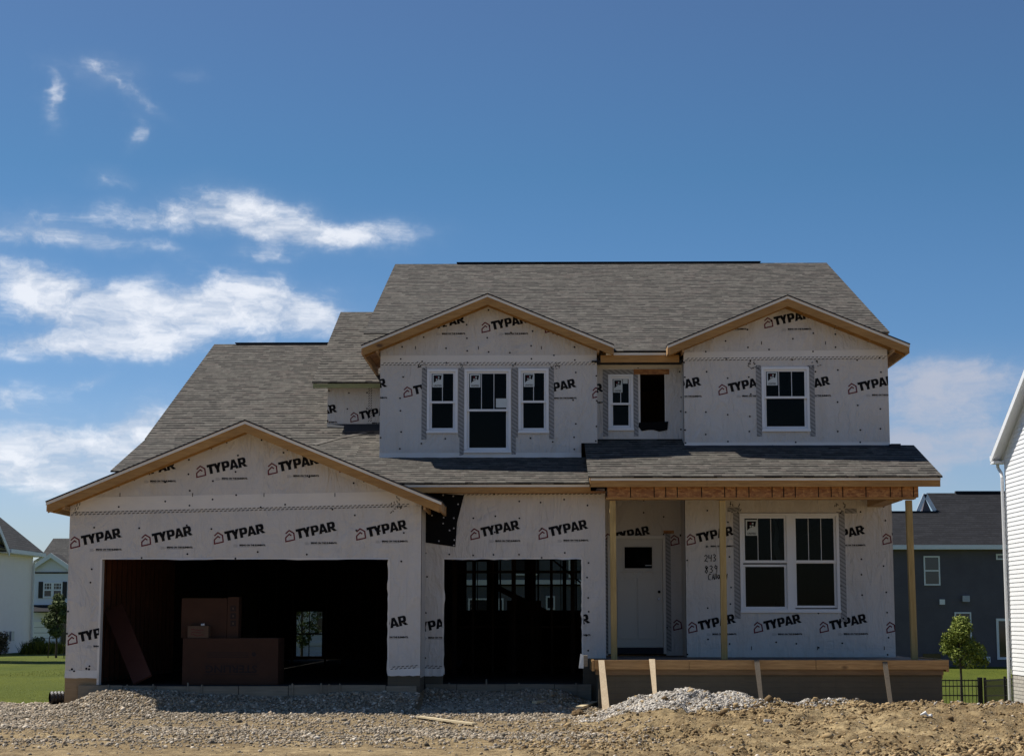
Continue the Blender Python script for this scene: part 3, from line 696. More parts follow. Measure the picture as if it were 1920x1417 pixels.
def hung_window(d, px0, py0, px1, py1, pym, nm, name='window', stick=True, card=None):
    x0, z1 = at(px0, py0, d); x1, z0 = at(px1, py1, d); zm = at(px0, pym, d)[1]
    m = MB(); y = d - .03
    sash(m, x0, x1, z0, z1, y, .05, .12)                              # outer frame
    m.box(x0 - .01, x1 + .01, y - .012, y, z0 - .012, z0 + .03, VINYL)   # sill nose
    w = part(m, name, house, bevel=.004)
    m = MB(); sash(m, x0 + .051, x1 - .051, zm - .02, z1 - .051, d + .0, .035, .03); s1 = part(m, 'sash', w)
    pane(w, x0 + .086, x1 - .086, d + .014, zm + .015, z1 - .086)
    m = MB(); sash(m, x0 + .051, x1 - .051, z0 + .051, zm + .022, d + .034, .04, .03); s2 = part(m, 'sash', w)
    m2 = MB(); m2.box(x0 + .05, x1 - .05, d - .018, d + .0, zm - .022, zm + .018, VINYL); part(m2, 'meeting_rail', w)
    pane(w, x0 + .091, x1 - .091, d + .048, z0 + .091, zm - .018)
    if nm:
        m = MB()
        for k in range(nm):
            xx = x0 + .086 + (x1 - x0 - .172) * (k + 1) / (nm + 1); m.box(xx - .006, xx + .006, d + .003, d + .012, zm + .016, z1 - .087, MUNT)
        parts(m, 'grille_bar', w)
    if stick: sticker(w, x0 + .10, z1 - .095, d - .002, min(.20, (x1 - x0) * .36), .25)
    if card:
        m = MB(); a = at(card[0], card[1], d); b = at(card[2], card[3], d); m.box(a[0], b[0], d - .004, d - .001, b[1], a[1], mat('sticker', (0.55, 0.60, 0.60), 0.5)); part(m, 'paper_tag', w)
    return w, (x0, x1, z0, z1)
# gable wall, upper left
ula = at(914, 549, UL - .4); ulh = (at(1152, 647, UL - .4)[0] - at(676, 647, UL - .4)[0]) / 2; ulx = ula[0]; ulz = ula[1]; uls = .413
ux0, ux1 = at(712, 800, UL)[0], at(1120, 800, UL)[0]; uxm = at(1090, 858, UL)[0]
zb1, zb2 = at(712, 858, UL)[1], 4.86
w1, q1 = hung_window(UL, 801, 692, 858, 811, 754, 1)
w2, q2 = hung_window(UL, 871, 692, 958, 848, 769, 2, card=(930, 747, 951, 764))
w3, q3 = hung_window(UL, 972, 691, 1029, 811, 753, 1)
ztop = at(914, 682, UL)[1]
wt = q2[3]
def cuts(x0, x1, z0, z1, holes):
    """pieces of a wall around upright holes (left to right, same band top..bottom differing)"""
    out = []; x = x0
    for (a, b, c, e) in holes:
        out.append(rect(x, a, z0, z1)); out.append(rect(a, b, z0, c)); out.append(rect(a, b, e, z1)); x = b
    out.append(rect(x, x1, z0, z1)); return out
def ugb(x): return gz(x, ulx, ulz, uls) - .06
ULp = cuts(ux0, uxm, zb1, 6.45, [q1, q2, q3]) + [rect(uxm, ux1, zb2, 6.45), [(ux0, 6.45), (ux1, 6.45), (ux1, ugb(ux1)), (ulx, ugb(ulx)), (ux0, ugb(ux0))]]
def UL_extra(m):
    zt = at(800, 683, UL)[1]; belt(m, UL, (ux0 + .02, zt), (ux1 - .02, zt), .009)
    m.face([(ux0 + .01, UL - .004, zt - .01), (ux1 - .01, UL - .004, zt - .01), (ux1 - .01, UL - .004, zt + .17), (ux0 + .01, UL - .004, zt + .17)], WRAP2)
    zt -= .07
    tape(m, UL, q1[0] - .10, q1[0] - .005, q1[2] - .13, zt); tape(m, UL, q1[1] + .012, q2[0] - .012, q1[2] - .09, zt); tape(m, UL, q2[0] - .09, q2[0] - .012, q2[2] - .08, q1[2] - .09)
    tape(m, UL, q2[1] + .012, q3[0] - .012, q1[2] - .09, zt); tape(m, UL, q2[1] + .012, q2[1] + .09, q2[2] - .08, q1[2] - .09); tape(m, UL, q3[1] + .005, q3[1] + .10, q3[2] - .12, zt)
    scribble(m, UL, q1[0] - .1, zt + .04, .1, 31, 11); scribble(m, UL, q3[1] + .12, zt + .04, .1, 32, 13); scribble(m, UL, q1[1] + .08, zt + .04, .06, 33, 5); scribble(m, UL, q2[1] + .08, zt + .04, .06, 34, 5)
    for x_ in (779, 897, 1015): m.box(at(x_, 650, UL)[0] - .006, at(x_, 650, UL)[0] + .006, UL - .006, UL - .001, at(x_, 655, UL)[1], at(x_, 649, UL)[1], INK)
    for i in range(20): x_ = ux0 + .15 + i / 19 * (ux1 - ux0 - .3); m.disc(x_, UL - .001, ugb(x_) - .11 - .03 * math.sin(i * 4), .012, INK)
    # loose hem of the wrap where it turns onto the roof
    n = 26
    for i in range(n):
        xa = ux0 + (uxm - ux0) * i / n; xb = ux0 + (uxm - ux0) * (i + 1) / n
        fa = .012 + .012 * math.sin(i * 1.7); fb = .012 + .012 * math.sin((i + 1) * 1.7)
        m.face([(xa, UL - fa - .01, zb1 - .02), (xb, UL - fb - .01, zb1 - .02), (xb, UL - .002, zb1 + .09), (xa, UL - .002, zb1 + .09)], WRAP2)
UAV = [(ux0, ux1, 5.85, 6.05)] + [(a - .12, b + .12, c - .1, e + .1) for a, b, c, e in (q1, q2, q3)]
wrapped('upper_gable_wall', UL, ULp, [(638, 744), (756.6, 745), (993.1, 744.6), (1110.7, 746.3), (902.8, 624), (784.9, 624), (1021.5, 624)], nnails=34, avoid=UAV, extra=UL_extra, seed=12, parent=house)
m = MB(); m.box(ux0, ux0 + .14, UL + .14, 37.5, zb1 - .1, 6.9, WRAP); m.box(ux1 - .14, ux1, UL + .14, RC, zb2 - .1, 6.7, WRAP); parts(m, 'upper_side_wall', house)
# gable wall, upper right
ura = at(1477, 552, UR - .4); urx = ura[0]; urz = ura[1]; urs = .413; urh = (at(1707, 641, UR - .4)[0] - at(1251, 648, UR - .4)[0]) / 2
vx0, vx1 = at(1283, 800, UR)[0], XR; vzb = 4.77
w4, q4 = hung_window(UR, 1427, 688, 1519, 808, 745, 2)
def urb(x): return gz(x, urx, urz, urs) - .06
URp = cuts(vx0, vx1, vzb, 6.38, [q4]) + [[(vx0, 6.38), (vx1, 6.38), (vx1, urb(vx1)), (urx, urb(urx)), (vx0, urb(vx0))]]
def UR_extra(m):
    a, b = at(1284, 675, UR), at(1661, 671, UR); belt(m, UR, a, b, .009)
    zt = a[1]; m.face([(vx0 + .01, UR - .004, zt), (vx1 - .01, UR - .004, b[1]), (vx1 - .01, UR - .004, b[1] + .16), (vx0 + .01, UR - .004, zt + .15)], WRAP2)
    tape(m, UR, q4[0] - .10, q4[0] - .005, q4[2] - .10, zt - .10); tape(m, UR, q4[1] + .005, q4[1] + .10, q4[2] - .10, zt - .10)
    scribble(m, UR, q4[0] - .15, zt - .08, .12, 41, 13); scribble(m, UR, q4[1] + .12, zt - .08, .12, 42, 13)
    for x_ in (1428, 1548): m.box(at(x_, 650, UR)[0] - .006, at(x_, 650, UR)[0] + .006, UR - .006, UR - .001, at(x_, 646, UR)[1], at(x_, 640, UR)[1], INK)
    for i in range(18): x_ = vx0 + .15 + i / 17 * (vx1 - vx0 - .3); m.disc(x_, UR - .001, urb(x_) - .11 - .03 * math.sin(i * 4), .012, INK)
    n = 22
    for i in range(n):
        xa = vx0 + (vx1 - vx0) * i / n; xb = vx0 + (vx1 - vx0) * (i + 1) / n; fa = .01 + .01 * math.sin(i * 1.9); fb = .01 + .01 * math.sin((i + 1) * 1.9)
        m.face([(xa, UR - fa - .01, vzb - .015), (xb, UR - fb - .01, vzb - .015), (xb, UR - .002, vzb + .08), (xa, UR - .002, vzb + .08)], WRAP2)
wrapped('upper_gable_wall', UR, URp, [(1226.9, 741.3), (1347.2, 740.6), (1469, 740), (1590.4, 738.7), (1432.9, 615.5), (1311.5, 615.5)], nnails=32,
        avoid=[(vx0, vx1, 5.8, 6.0), (q4[0] - .12, q4[1] + .12, q4[2] - .1, q4[3] + .1)], extra=UR_extra, seed=14, parent=house)
m = MB(); m.box(vx0, vx0 + .14, UR + .14, RC, vzb - .1, 6.7, WRAP); m.box(vx1 - .14, vx1, UR + .14, 51.4, .9, 6.65, WRAP); parts(m, 'upper_side_wall', house)
# recess between the gables with a finished window and an unfilled opening
w5, q5 = hung_window(RC, 1140, 702, 1188, 806, 757, 1, card=(1168, 711, 1177, 719))
hx0, hz1 = at(1200, 702, RC); hx1, hz0 = at(1247, 806, RC)
rx0, rx1 = ux1 - .02, vx0 + .02
RCp = cuts(rx0, rx1, 4.85, 6.75, [q5, (hx0, hx1, hz0, hz1)])
def RC_extra(m):
    tape(m, RC, q5[0] - .10, q5[0] - .005, q5[2] - .12, q5[3] + .09); tape(m, RC, q5[1] + .005, q5[1] + .09, q5[2] - .12, q5[3] + .09); tape(m, RC, q5[0] - .005, q5[1] + .005, q5[3] + .004, q5[3] + .09)
    m.box(hx0 - .12, hx1 + .09, RC - .01, RC - .001, hz1 + .0, hz1 + .10, OSB)
    q = ccw([at(x, y, RC) for x, y in ((1198, 792), (1253, 790), (1251, 806), (1236, 809), (1222, 805), (1203, 808), (1197, 800))])
    m.prism(q, RC - .014, RC - .001, BLACKB)
    m.box(hx0 - .03, hx0, RC - .008, RC + .1, hz0, hz1, WRAP2); m.box(hx1, hx1 + .02, RC - .006, RC + .1, hz0, hz1, WRAP2)
    a = at(1125, 690, RC); b = at(1268, 676, RC); m.face([(rx0, RC - .012, a[1]), (rx1, RC - .02, a[1] + .01), (rx1, RC - .002, b[1] + .03), (rx0, RC - .002, b[1] + .03)], WRAP2)
wrapped('recess_wall', RC, RCp, [(1045, 753)], nnails=12, avoid=[(a - .1, b + .1, c - .1, e + .1) for a, b, c, e in (q5, (hx0, hx1, hz0, hz1))], extra=RC_extra, seed=15, parent=house)
# low wall left of the upper gable
lx0, lx1 = at(614, 760, LW)[0], at(716, 760, LW)[0]
def LW_extra(m):
    a, b = at(694, 728, LW), at(694, 793, LW)
    for k in range(14):
        z = a[1] + (b[1] - a[1]) * k / 14; 
        for o in (-.02, .025):
            for q in stroke([(a[0] + o - .012, z - .02), (a[0] + o + .014, z + .015)], .011): m.face([(u, LW - .004, v) for u, v in q], INK)
LWp = [rect(lx0, lx1, 5.45, 6.34)]
wrapped('low_wall', LW, LWp, [(551, 790), (656.8, 791.5)], nnails=8, extra=LW_extra, seed=16, parent=house)
m = MB(); m.box(lx0, lx0 + .14, LW + .14, 42, 5.4, 6.5, WRAP); parts(m, 'upper_side_wall', house)
# porch double window
m = MB(); d = P_; y = d - .035; xm0, xm1 = at(1474, 1000, P_)[0], at(1488, 1000, P_)[0]; zm = at(1480, 1052, P_)[1]
sash(m, wx0, wx1, wz0, wz1, y, .055, .13); m.box(xm0, xm1, y + .002, y + .12, wz0 + .05, wz1 - .05, VINYL); m.box(wx0 - .01, wx1 + .01, y - .012, y, wz0 - .012, wz0 + .035, VINYL)
pw = part(m, 'window', house, bevel=.004)
pw['label'] = 'large double window with white frame behind the porch posts'
for i, (a, b) in enumerate(((wx0 + .056, xm0 - .001), (xm1 + .001, wx1 - .056))):
    m = MB(); sash(m, a, b, zm - .03, wz1 - .056, d + .0, .038, .03); part(m, 'sash', pw); pane(pw, a + .038, b - .038, d + .014, zm + .008, wz1 - .095)
    dz_ = -.06 if i == 0 else .0
    m = MB(); sash(m, a, b, wz0 + .056 + (.02 if i else 0), zm + .005 + dz_, d + .034, .042, .03); part(m, 'sash', pw); pane(pw, a + .042, b - .042, d + .048, wz0 + .1, zm - .035 + dz_)
    m = MB(); m.box(a, b, d - .018, d, zm - .03, zm + .02, VINYL); part(m, 'meeting_rail', pw)
    m = MB()
    for k in (1, 2): xx = a + .038 + (b - a - .076) * k / 3; m.box(xx - .006, xx + .006, d + .003, d + .012, zm + .01, wz1 - .096, MUNT)
    parts(m, 'grille_bar', pw)
sticker(pw, wx0 + .115, wz1 - .12, d - .002, .22, .29)
m = MB()   # loose plastic film hanging inside the left light
n = 14; X0, Z0 = at(1450, 972, P_); 
for i in range(n):
    t0, t1 = i / n, (i + 1) / n
    def fp(t, s): return (X0 + .02 + .10 * t + s * (.015 + .06 * t) + .03 * math.sin(t * 7), P_ + .12 + .02 * math.sin(t * 9 + s * 2), Z0 - t * .78)
    for s0 in (-1, 0): m.face([fp(t0, s0), fp(t0, s0 + 1), fp(t1, s0 + 1), fp(t1, s0)], mat('plastic_film', (0.45, 0.5, 0.52), 0.25))
part(m, 'plastic_film', house)
# front door
m = MB(); cas = mat('door_casing', rough=0.45, fn=lambda g, b: g.put(b.inputs['Base Color'], g.mix(g.noise(pos(g), 2, 3), (0.70, 0.66, 0.58), (0.76, 0.72, 0.64))))
lx, lz = at(1240, 1012, D_); ldx0, ldx1 = dfx0 + .055, lx
m.box(dfx0, dfx0 + .05, D_ - .03, D_ + .12, .95, dfz1, cas); m.box(dfx1 - .05, dfx1, D_ - .03, D_ + .12, .95, dfz1, cas); m.box(dfx0 + .05, dfx1 - .05, D_ - .03, D_ + .12, dfz1 - .055, dfz1, cas)
m.box(dfx0 + .05, dfx1 - .05, D_ - .02, D_ + .12, .95, 1.06, FELT)
part(m, 'door_frame', house)
DOOR = mat('door_skin', rough=0.5, fn=lambda g, b: g.put(b.inputs['Base Color'], g.mix(g.noise(pos(g), 2, 3), (0.58, 0.55, 0.49), (0.64, 0.61, 0.54))))
m = MB(); zd0, zd1 = 1.07, dfz1 - .058; gx_0, gz_1 = at(1171, 1025, D_); gx_1, gz_0 = at(1223, 1065, D_)
xa, xb = dfx0 + .053, dfx1 - .053; y0 = D_ + .02
m.box(xa, gx_0, y0, y0 + .045, zd0, zd1, DOOR); m.box(gx_1, xb, y0, y0 + .045, zd0, zd1, DOOR); m.box(gx_0, gx_1, y0, y0 + .045, gz_1, zd1, DOOR); m.box(gx_0, gx_1, y0, y0 + .045, zd0, gz_0, DOOR)
for (a, b, c, e) in ((gx_0 - .03, gx_1 + .03, gz_1, gz_1 + .03), (gx_0 - .03, gx_1 + .03, gz_0 - .03, gz_0), (gx_0 - .03, gx_0, gz_0, gz_1), (gx_1, gx_1 + .03, gz_0, gz_1)): m.box(a, b, y0 - .014, y0, c, e, DOOR)
m.box(gx_0 - .08, gx_1 + .08, y0 - .035, y0 - .001, gz_0 - .075, gz_0 - .05, DOOR)
for k in range(4): xx = gx_0 - .03 + (gx_1 - gx_0 + .04) * k / 3; m.box(xx, xx + .03, y0 - .028, y0 - .001, gz_0 - .115, gz_0 - .076, DOOR)
xc = (xa + xb) / 2
for (a, b) in ((xa + .13, xc - .02), (xc + .02, xb - .13)):   # two tall raised panels
    m.box(a, b, y0 - .018, y0 - .001, zd0 + .16, gz_0 - .2, DOOR)
dr = part(m, 'front_door', house, bevel=.003)
pane(dr, gx_0, gx_1, y0 + .02, gz_0, gz_1)
m = MB(); kx, kz = at(1236, 1109, D_); m.tube([(kx, y0 - .006, kz), (kx, y0 - .03, kz)], .028, INK, 12); kx, kz = at(1236, 1122, D_); m.tube([(kx, y0, kz), (kx, y0 - .03, kz), (kx, y0 - .05, kz)], [.03, .016, .028], STEEL, 12); part(m, 'door_lock', dr)
m = MB(); a = at(1210, 1060, D_); m.box(a[0], a[0] + .12, y0 + .012, y0 + .018, a[1], a[1] + .014, PAPER); part(m, 'glass_label', dr)

# --- porch structure
zdk = .91
m = MB(); m.box(.93, 6.70, 30.571, 34.6, .77, zdk, SLAB); part(m, 'porch_slab', house)
m = MB(); m.box(.95, 6.64, 30.58, 30.78, -.1, .765, CONC); m.box(6.44, 6.64, 30.78, 33.6, -.1, .765, CONC); m.box(.95, 1.10, 30.78, 32.1, -.1, .765, CONC); parts(m, 'porch_foundation', house)
m = MB()
bx = [.88, 2.45, 4.55, 6.72]
for a, b in zip(bx, bx[1:]): m.box(a + .004, b - .004, 30.49 + random.uniform(-.004, .004), 30.54, .772, .925, WOODF)
m.box(.90, 6.66, 30.53, 30.57, .683, .768, mat('lumber_dark', rough=.8, fn=wood_fn((0.16, 0.10, 0.05), (0.26, 0.17, 0.09))))
m.box(6.70, 6.745, 30.5, 33.2, .735, .93, WOODF); m.box(6.60, 6.66, 30.6, 33.0, .62, .73, WOODF)
m.box(.84, .88, 30.5, 32.0, .745, .925, WOODF)
parts(m, 'porch_form_board', house)
for (px0, px1, tx0, tx1) in ((1146, 1157, 1143, 1155), (1353, 1364, 1349, 1362), (1710, 1722, 1699, 1713)):
    d0, dd = 31.55, .089
    b0, b1 = at(px0, 1232, d0)[0], at(px1, 1232, d0)[0]; t0, t1 = at(tx0, 940, d0)[0], at(tx1, 940, d0)[0]
    w = .105; m = MB()
    m.hexa([(b0, d0, zdk), (b0 + w, d0, zdk), (b0 + w, d0 + w, zdk), (b0, d0 + w, zdk), (t0, d0, 3.64), (t0 + w, d0, 3.64), (t0 + w, d0 + w, 3.64), (t0, d0 + w, 3.64)], WOODZ)
    part(m, 'porch_post', house, bevel=.004)
m = MB(); bz0, bz1 = at(1400, 934, 31.45)[1], at(1400, 909, 31.45)[1] + .06
bxl, bxr = 1.14, 6.53
x = bxl
for w in (.41, .41, .2, .2, .42, .4, .2, .22, .4, .2, .2, .4, .22, .2, .4, .42, .2, .2, .19):
    if x >= bxr - .02: break
    e = min(x + w, bxr); m.box(x + .010, e - .010, 31.45, 31.47, bz0 + .02, bz1, OSB); x = e
m.box(x + .004, bxr, 31.45, 31.47, bz0 + .02, bz1, OSB) if x < bxr - .02 else None
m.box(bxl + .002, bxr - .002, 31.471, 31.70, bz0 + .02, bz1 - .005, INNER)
m.box(bxl - .01, bxr - .05, 31.46, 31.71, bz0 - .012, bz0 + .018, WOODX)
part(m, 'porch_beam', house)
m = MB(); m.box(6.02, 6.30, 31.72, P_ - .01, bz0 - .02, bz1 - .02, WOODY); part(m, 'porch_side_beam', house)
m = MB()
for k in range(14): xx = 1.2 + k * .41; m.box(xx, xx + .04, 31.72, (P_ if xx > 2.6 else D_) - .01, 3.87, 3.95, WOODY)
parts(m, 'ceiling_joist', house)

# --- roofs
def z_p(d): return 4.045 + .324 * (d - 31.3)
PXL, PXR = at(1103, 900, 31.3)[0], at(1767, 893, 31.3)[0]
m = MB()
pxu = uxm - .0
m.slab([(PXL, 31.28, z_p(31.28)), (PXR, 31.28, z_p(31.28)), (PXR, 33.61, z_p(33.61)), (PXL, 33.79, z_p(33.79))], .03, SHING)
m.slab([(ux1 - .0, 33.60, z_p(33.60)), (vx0 + .01, 33.60, z_p(33.60)), (vx0 + .01, 34.2, z_p(34.2)), (ux1, 34.2, z_p(34.2))], .028, SHING, uvo=(.2, 2.42))
porch_roof = part(m, 'porch_roof', house)
m = MB(); m.box(PXL + .04, PXR - .03, 31.305, 31.33, z_p(31.3) - .075, z_p(31.3) - .032, DRIP); part(m, 'drip_edge', porch_roof)
m = MB(); 
for a, b in ((PXL + .04, 2.86), (2.866, PXR - .035)): m.box(a, b, 31.315, 31.355, z_p(31.3) - .185, z_p(31.3) - .076, WOODX)
parts(m, 'fascia', porch_roof)
m = MB(); m.slab([(PXL + .03, 31.34, z_p(31.34) - .032), (PXL + .07, 31.34, z_p(31.34) - .032), (PXL + .07, 33.78, z_p(33.78) - .032), (PXL + .03, 33.78, z_p(33.78) - .032)], .12, WOODY, WOODY, WOODY)
m.slab([(PXR - .08, 31.36, z_p(31.36) - .034), (PXR - .04, 31.36, z_p(31.36) - .034), (PXR - .04, 33.5, z_p(33.5) - .034), (PXR - .08, 33.5, z_p(33.5) - .034)], .11, WOODY, WOODY, WOODY)
parts(m, 'rake_board', porch_roof)
m = MB(); m.box(XR - .02, XR + .16, 33.4, 33.75, 4.66, 4.80, FELT); part(m, 'step_flashing', porch_roof)
# black underlay strip where the walls rise from the roofs
m = MB()
m.slab([(vx0 + .0, 33.42, z_p(33.42) + .006), (vx1 + .1, 33.42, z_p(33.42) + .006), (vx1 + .1, 33.6, z_p(33.6) + .006), (vx0, 33.6, z_p(33.6) + .006)], .004, FELT, FELT, FELT)
part(m, 'roof_underlay', porch_roof)
def z_m(d): return 3.965 + .30 * (d - 31.7)
mtop = (35.55, z_m(35.55)); MXL = -7.83
m = MB()
m.slab([(-3.5, 31.68, z_m(31.68)), (PXL + .02, 31.68, z_m(31.68)), (PXL + .02, 33.81, z_m(33.81)), (-3.5, 33.81, z_m(33.81))], .03, SHING)
m.slab([(MXL + .02, 32.7, z_m(32.7)), (-3.5, 32.7, z_m(32.7)), (-3.5, 35.56, z_m(35.56)), (MXL + .02, 35.56, z_m(35.56))], .03, SHING, uvo=(.1, .4))
m.slab([(-3.5, 33.81, z_m(33.81)), (ux0 + .1, 33.81, z_m(33.81)), (ux0 + .1, 35.56, z_m(35.56)), (-3.5, 35.56, z_m(35.56))], .03, SHING, uvo=(0, 2.22))
ga_ = (42.9, 8.13); gsl = (ga_[1] - mtop[1]) / (ga_[0] - mtop[0])
garage_roof = part(m, 'garage_roof', house)
m = MB()
def z_g(d): return mtop[1] + gsl * (d - mtop[0])
m.slab([(MXL, 35.56, z_g(35.56)), (lx0 + .01, 35.56, z_g(35.56)), (lx0 + .01, 42.9, 8.13), (MXL, 42.9, 8.13)], .03, SHING)
m.slab([(lx0 + .01, 35.56, z_g(35.56)), (ux0 + .05, 35.56, z_g(35.56)), (ux0 + .05, 36.5, z_g(36.5)), (lx0 + .01, 36.5, z_g(36.5))], .03, SHING, uvo=(3.4, 0))
m.slab([(lx0 + .01, 51.9, 4.45), (MXL, 51.9, 4.45), (MXL, 42.9, 8.13), (lx0 + .01, 42.9, 8.13)], .03, SHING)
part(m, 'roof_upper_slope', garage_roof)
m = MB()   # ridge vent
a, b = at(442, 644, 42.8)[0], lx0 - .1; m.box(a, b, 42.84, 42.96, 8.10, 8.138, FELT); m.box(a - .02, b + .02, 42.80, 43.0, 8.139, 8.154, SHINGD); part(m, 'ridge_vent', garage_roof)
m = MB()   # bare underlay and cricket at the foot of the low wall
def on_g(px, d): return (at(px, 800, d)[0], d, z_g(d) + .012)
m.face([on_g(613, 36.48), on_g(613, 36.30), on_g(647, 36.22), on_g(647, 35.98), on_g(713, 36.05), on_g(713, 36.48)][::-1], FELT)
part(m, 'roof_underlay', garage_roof)
m = MB(); a = (at(588, 832, 35.3)[0], 35.42, z_m(35.42) + .02); b = (at(684, 811, 35.9)[0], 35.98, z_g(35.98) + .03); c = (at(712, 811, 35.98)[0], 35.99, z_g(35.99) + .03)
capm = mat('ridge_cap', rough=0.9, fn=lambda g, b_: g.put(b_.inputs['Base Color'], g.mix(g.noise(pos(g), 9, 4), (0.085, 0.075, 0.065), (0.14, 0.125, 0.105))))
P = lambda px, py, d, f: (at(px, py, d)[0], d, f(d) + .012)
m.face([P(585, 834, 35.0, z_m), P(592, 836, 34.88, z_m), P(640, 823, 35.56, z_m), P(632, 820, 35.56, z_m)], capm)
m.face([P(632, 820, 35.57, z_g), P(640, 823, 35.57, z_g), P(690, 814, 35.86, z_g), P(683, 810, 35.97, z_g)], capm); part(m, 'ridge_cap', garage_roof)
m = MB(); m.box(-2.75, PXL + .03, 31.705, 31.73, z_m(31.7) - .075, z_m(31.7) - .032, DRIP); part(m, 'drip_edge', garage_roof)
m = MB(); m.box(-2.75, PXL + .05, 31.715, 31.755, z_m(31.7) - .175, z_m(31.7) - .076, WOODX); part(m, 'fascia', garage_roof)
m = MB(); m.box(-2.0, MXR, 31.76, M_ - .01, 3.80, 3.82, OSB); part(m, 'soffit', garage_roof)

def gable_roof(ax, az_, half, s, dfront, dback, dwall, right_short=False):
    """front-facing gable: two slabs, white sheathing edge, rake boards, lookouts, truss chord and eave boards"""
    m = MB(); n = Vector((s, 0, 1)).normalized()
    for sg in (-1, 1):
        e = (ax + sg * half, az_ - s * half)
        q = [(e[0], dfront, e[1]), (e[0], dback, e[1]), (ax, dback, az_), (ax, dfront, az_)]
        m.slab(q if sg > 0 else [q[1], q[0], q[3], q[2]], .022, SHING, OSB, FELT)
    rf = part(m, 'gable_roof', house)
    def strip(name, y0, y1, o0, o1, x_in, x_out, mt, split=0):
        for sg in (-1, 1):
            m = MB(); xa, xb = ax + sg * x_in, ax + sg * x_out
            za, zb = az_ - s * x_in, az_ - s * x_out
            v = [(xa, za - o1), (xb, zb - o1), (xb, zb - o0), (xa, za - o0)]
            m.prism(ccw(v), y0, y1, mt); part(m, name, rf)
    k = math.sqrt(1 + s * s)
    strip('sheathing_edge', dfront + .01, dfront + .035, .024 * k, .068 * k, 0, half - .01, DRIP)
    strip('rake_board', dfront + .02, dfront + .058, .069 * k, .20 * k, 0, half - .045, WOODX)
    strip('truss_chord', dwall - .045, dwall - .004, .10 * k, .185 * k, 0, half - .05, WOODX)
    m = MB()      # lookouts
    t = .35
    while t < half - .1:
        for sg in (-1, 1):
            x = ax + sg * t; z = az_ - s * t - .085
            m.bar((x, dfront + .06, z - .045), (x, dwall - .046, z - .045), .04, .07, WOODY, up=(sg * s, 0, 1))
        t += .61
    parts(m, 'lookout', rf)
    m = MB()      # eave boards running back from the corners
    for sg in (-1, 1):
        x = ax + sg * (half - .03); z = az_ - s * half
        m.box(x - .02, x + .02, dfront + .06, dback - .02, z - .17, z - .02, WOODY)
        m.box(ax + sg * (half - .30) - .02, ax + sg * (half - .30) + .02, dfront + .06, dback - .02, z - .14, z - .075 + 0, WOODY)
    parts(m, 'eave_board', rf)
    return rf
gable_roof(GX, GZ, GH, GS, 30.5, 34.0, A)
gable_roof(ulx, ulz, ulh, uls, UL - .4, 36.6, UL)
gable_roof(urx, urz, urh, urs, UR - .4, 36.2, UR)
# main roof
zr, dr_ = 10.03, 42.7; msl = .381; de = 33.62
def z_r(d): return zr - msl * (dr_ - d)
MRL, MRR = at(741, 497, dr_)[0], 6.83
m = MB()
m.slab([(MRL, 35.2, z_r(35.2)), (MRR, 35.2, z_r(35.2)), (MRR, dr_, zr), (MRL, dr_, zr)], .03, SHING, uvo=(0, 1.7))
m.slab([(ux1 + .01, de, z_r(de)), (vx0 - .01, de, z_r(de)), (vx0 - .01, 34.0, z_r(34.0)), (ux1 + .01, 34.0, z_r(34.0))], .03, SHING, uvo=(2.4, 0.01))
m.slab([(ulx, 34.0, z_r(34.0)), (urx, 34.0, z_r(34.0)), (urx, 35.2, z_r(35.2)), (ulx, 35.2, z_r(35.2))], .03, SHING, uvo=(2.4, 0.42))
m.slab([(MRR, 51.8, z_r(33.6)), (MRL, 51.8, z_r(33.6)), (MRL, dr_, zr), (MRR, dr_, zr)], .03, SHING)
main_roof = part(m, 'main_roof', house)
m = MB(); a, b = at(858, 495, dr_)[0], at(1424, 492, dr_)[0]; m.box(a, b, dr_ - .06, dr_ + .06, zr - .03, zr + .008, FELT); m.box(a - .02, b + .02, dr_ - .1, dr_ + .1, zr + .009, zr + .024, SHINGD); part(m, 'ridge_vent', main_roof)
m = MB(); m.box(ulx + ulh - .15, urx - urh + .15, de + .02, de + .045, z_r(de) - .075, z_r(de) - .03, DRIP); part(m, 'drip_edge', main_roof)
m = MB(); m.box(ulx + ulh - .25, urx - urh + .25, de + .03, de + .07, z_r(de) - .21, z_r(de) - .076, WOODX); part(m, 'fascia', main_roof)
m = MB(); m.box(ux1 - .1, vx0 + .1, de + .071, RC + .1, z_r(de) - .19, z_r(de) - .17, FELT); part(m, 'soffit', main_roof)
m = MB()
for xx, ys_ in ((MRL + .02, 37.2), (MRR - .06, 35.2)): m.slab([(xx, ys_, z_r(ys_) - .032), (xx + .04, ys_, z_r(ys_) - .032), (xx + .04, dr_, zr - .032), (xx, dr_, zr - .032)], .13, WOODY, WOODY, WOODY)
parts(m, 'rake_board', main_roof)
# upper gable end walls under the main roof
for x0 in (MRL + .3, XR - .16):
    m = MB(); zt_ = z_r(33.95) - .04; yn = 33.95 if x0 > 0 else 36.9
    pr = [(yn, 6.3), (51.4, 6.3), (51.4, zt_), (dr_, zr - .04), (yn, z_r(yn) - .04)]
    m.face([(x0, y, z) for y, z in pr], WRAP); m.face([(x0 + .14, y, z) for y, z in reversed(pr)], WRAP)
    for a_, b_ in zip(pr, pr[1:] + pr[:1]): m.face([(x0, *a_), (x0 + .14, *a_), (x0 + .14, *b_), (x0, *b_)], WRAP)
    part(m, 'gable_end_wall', house)
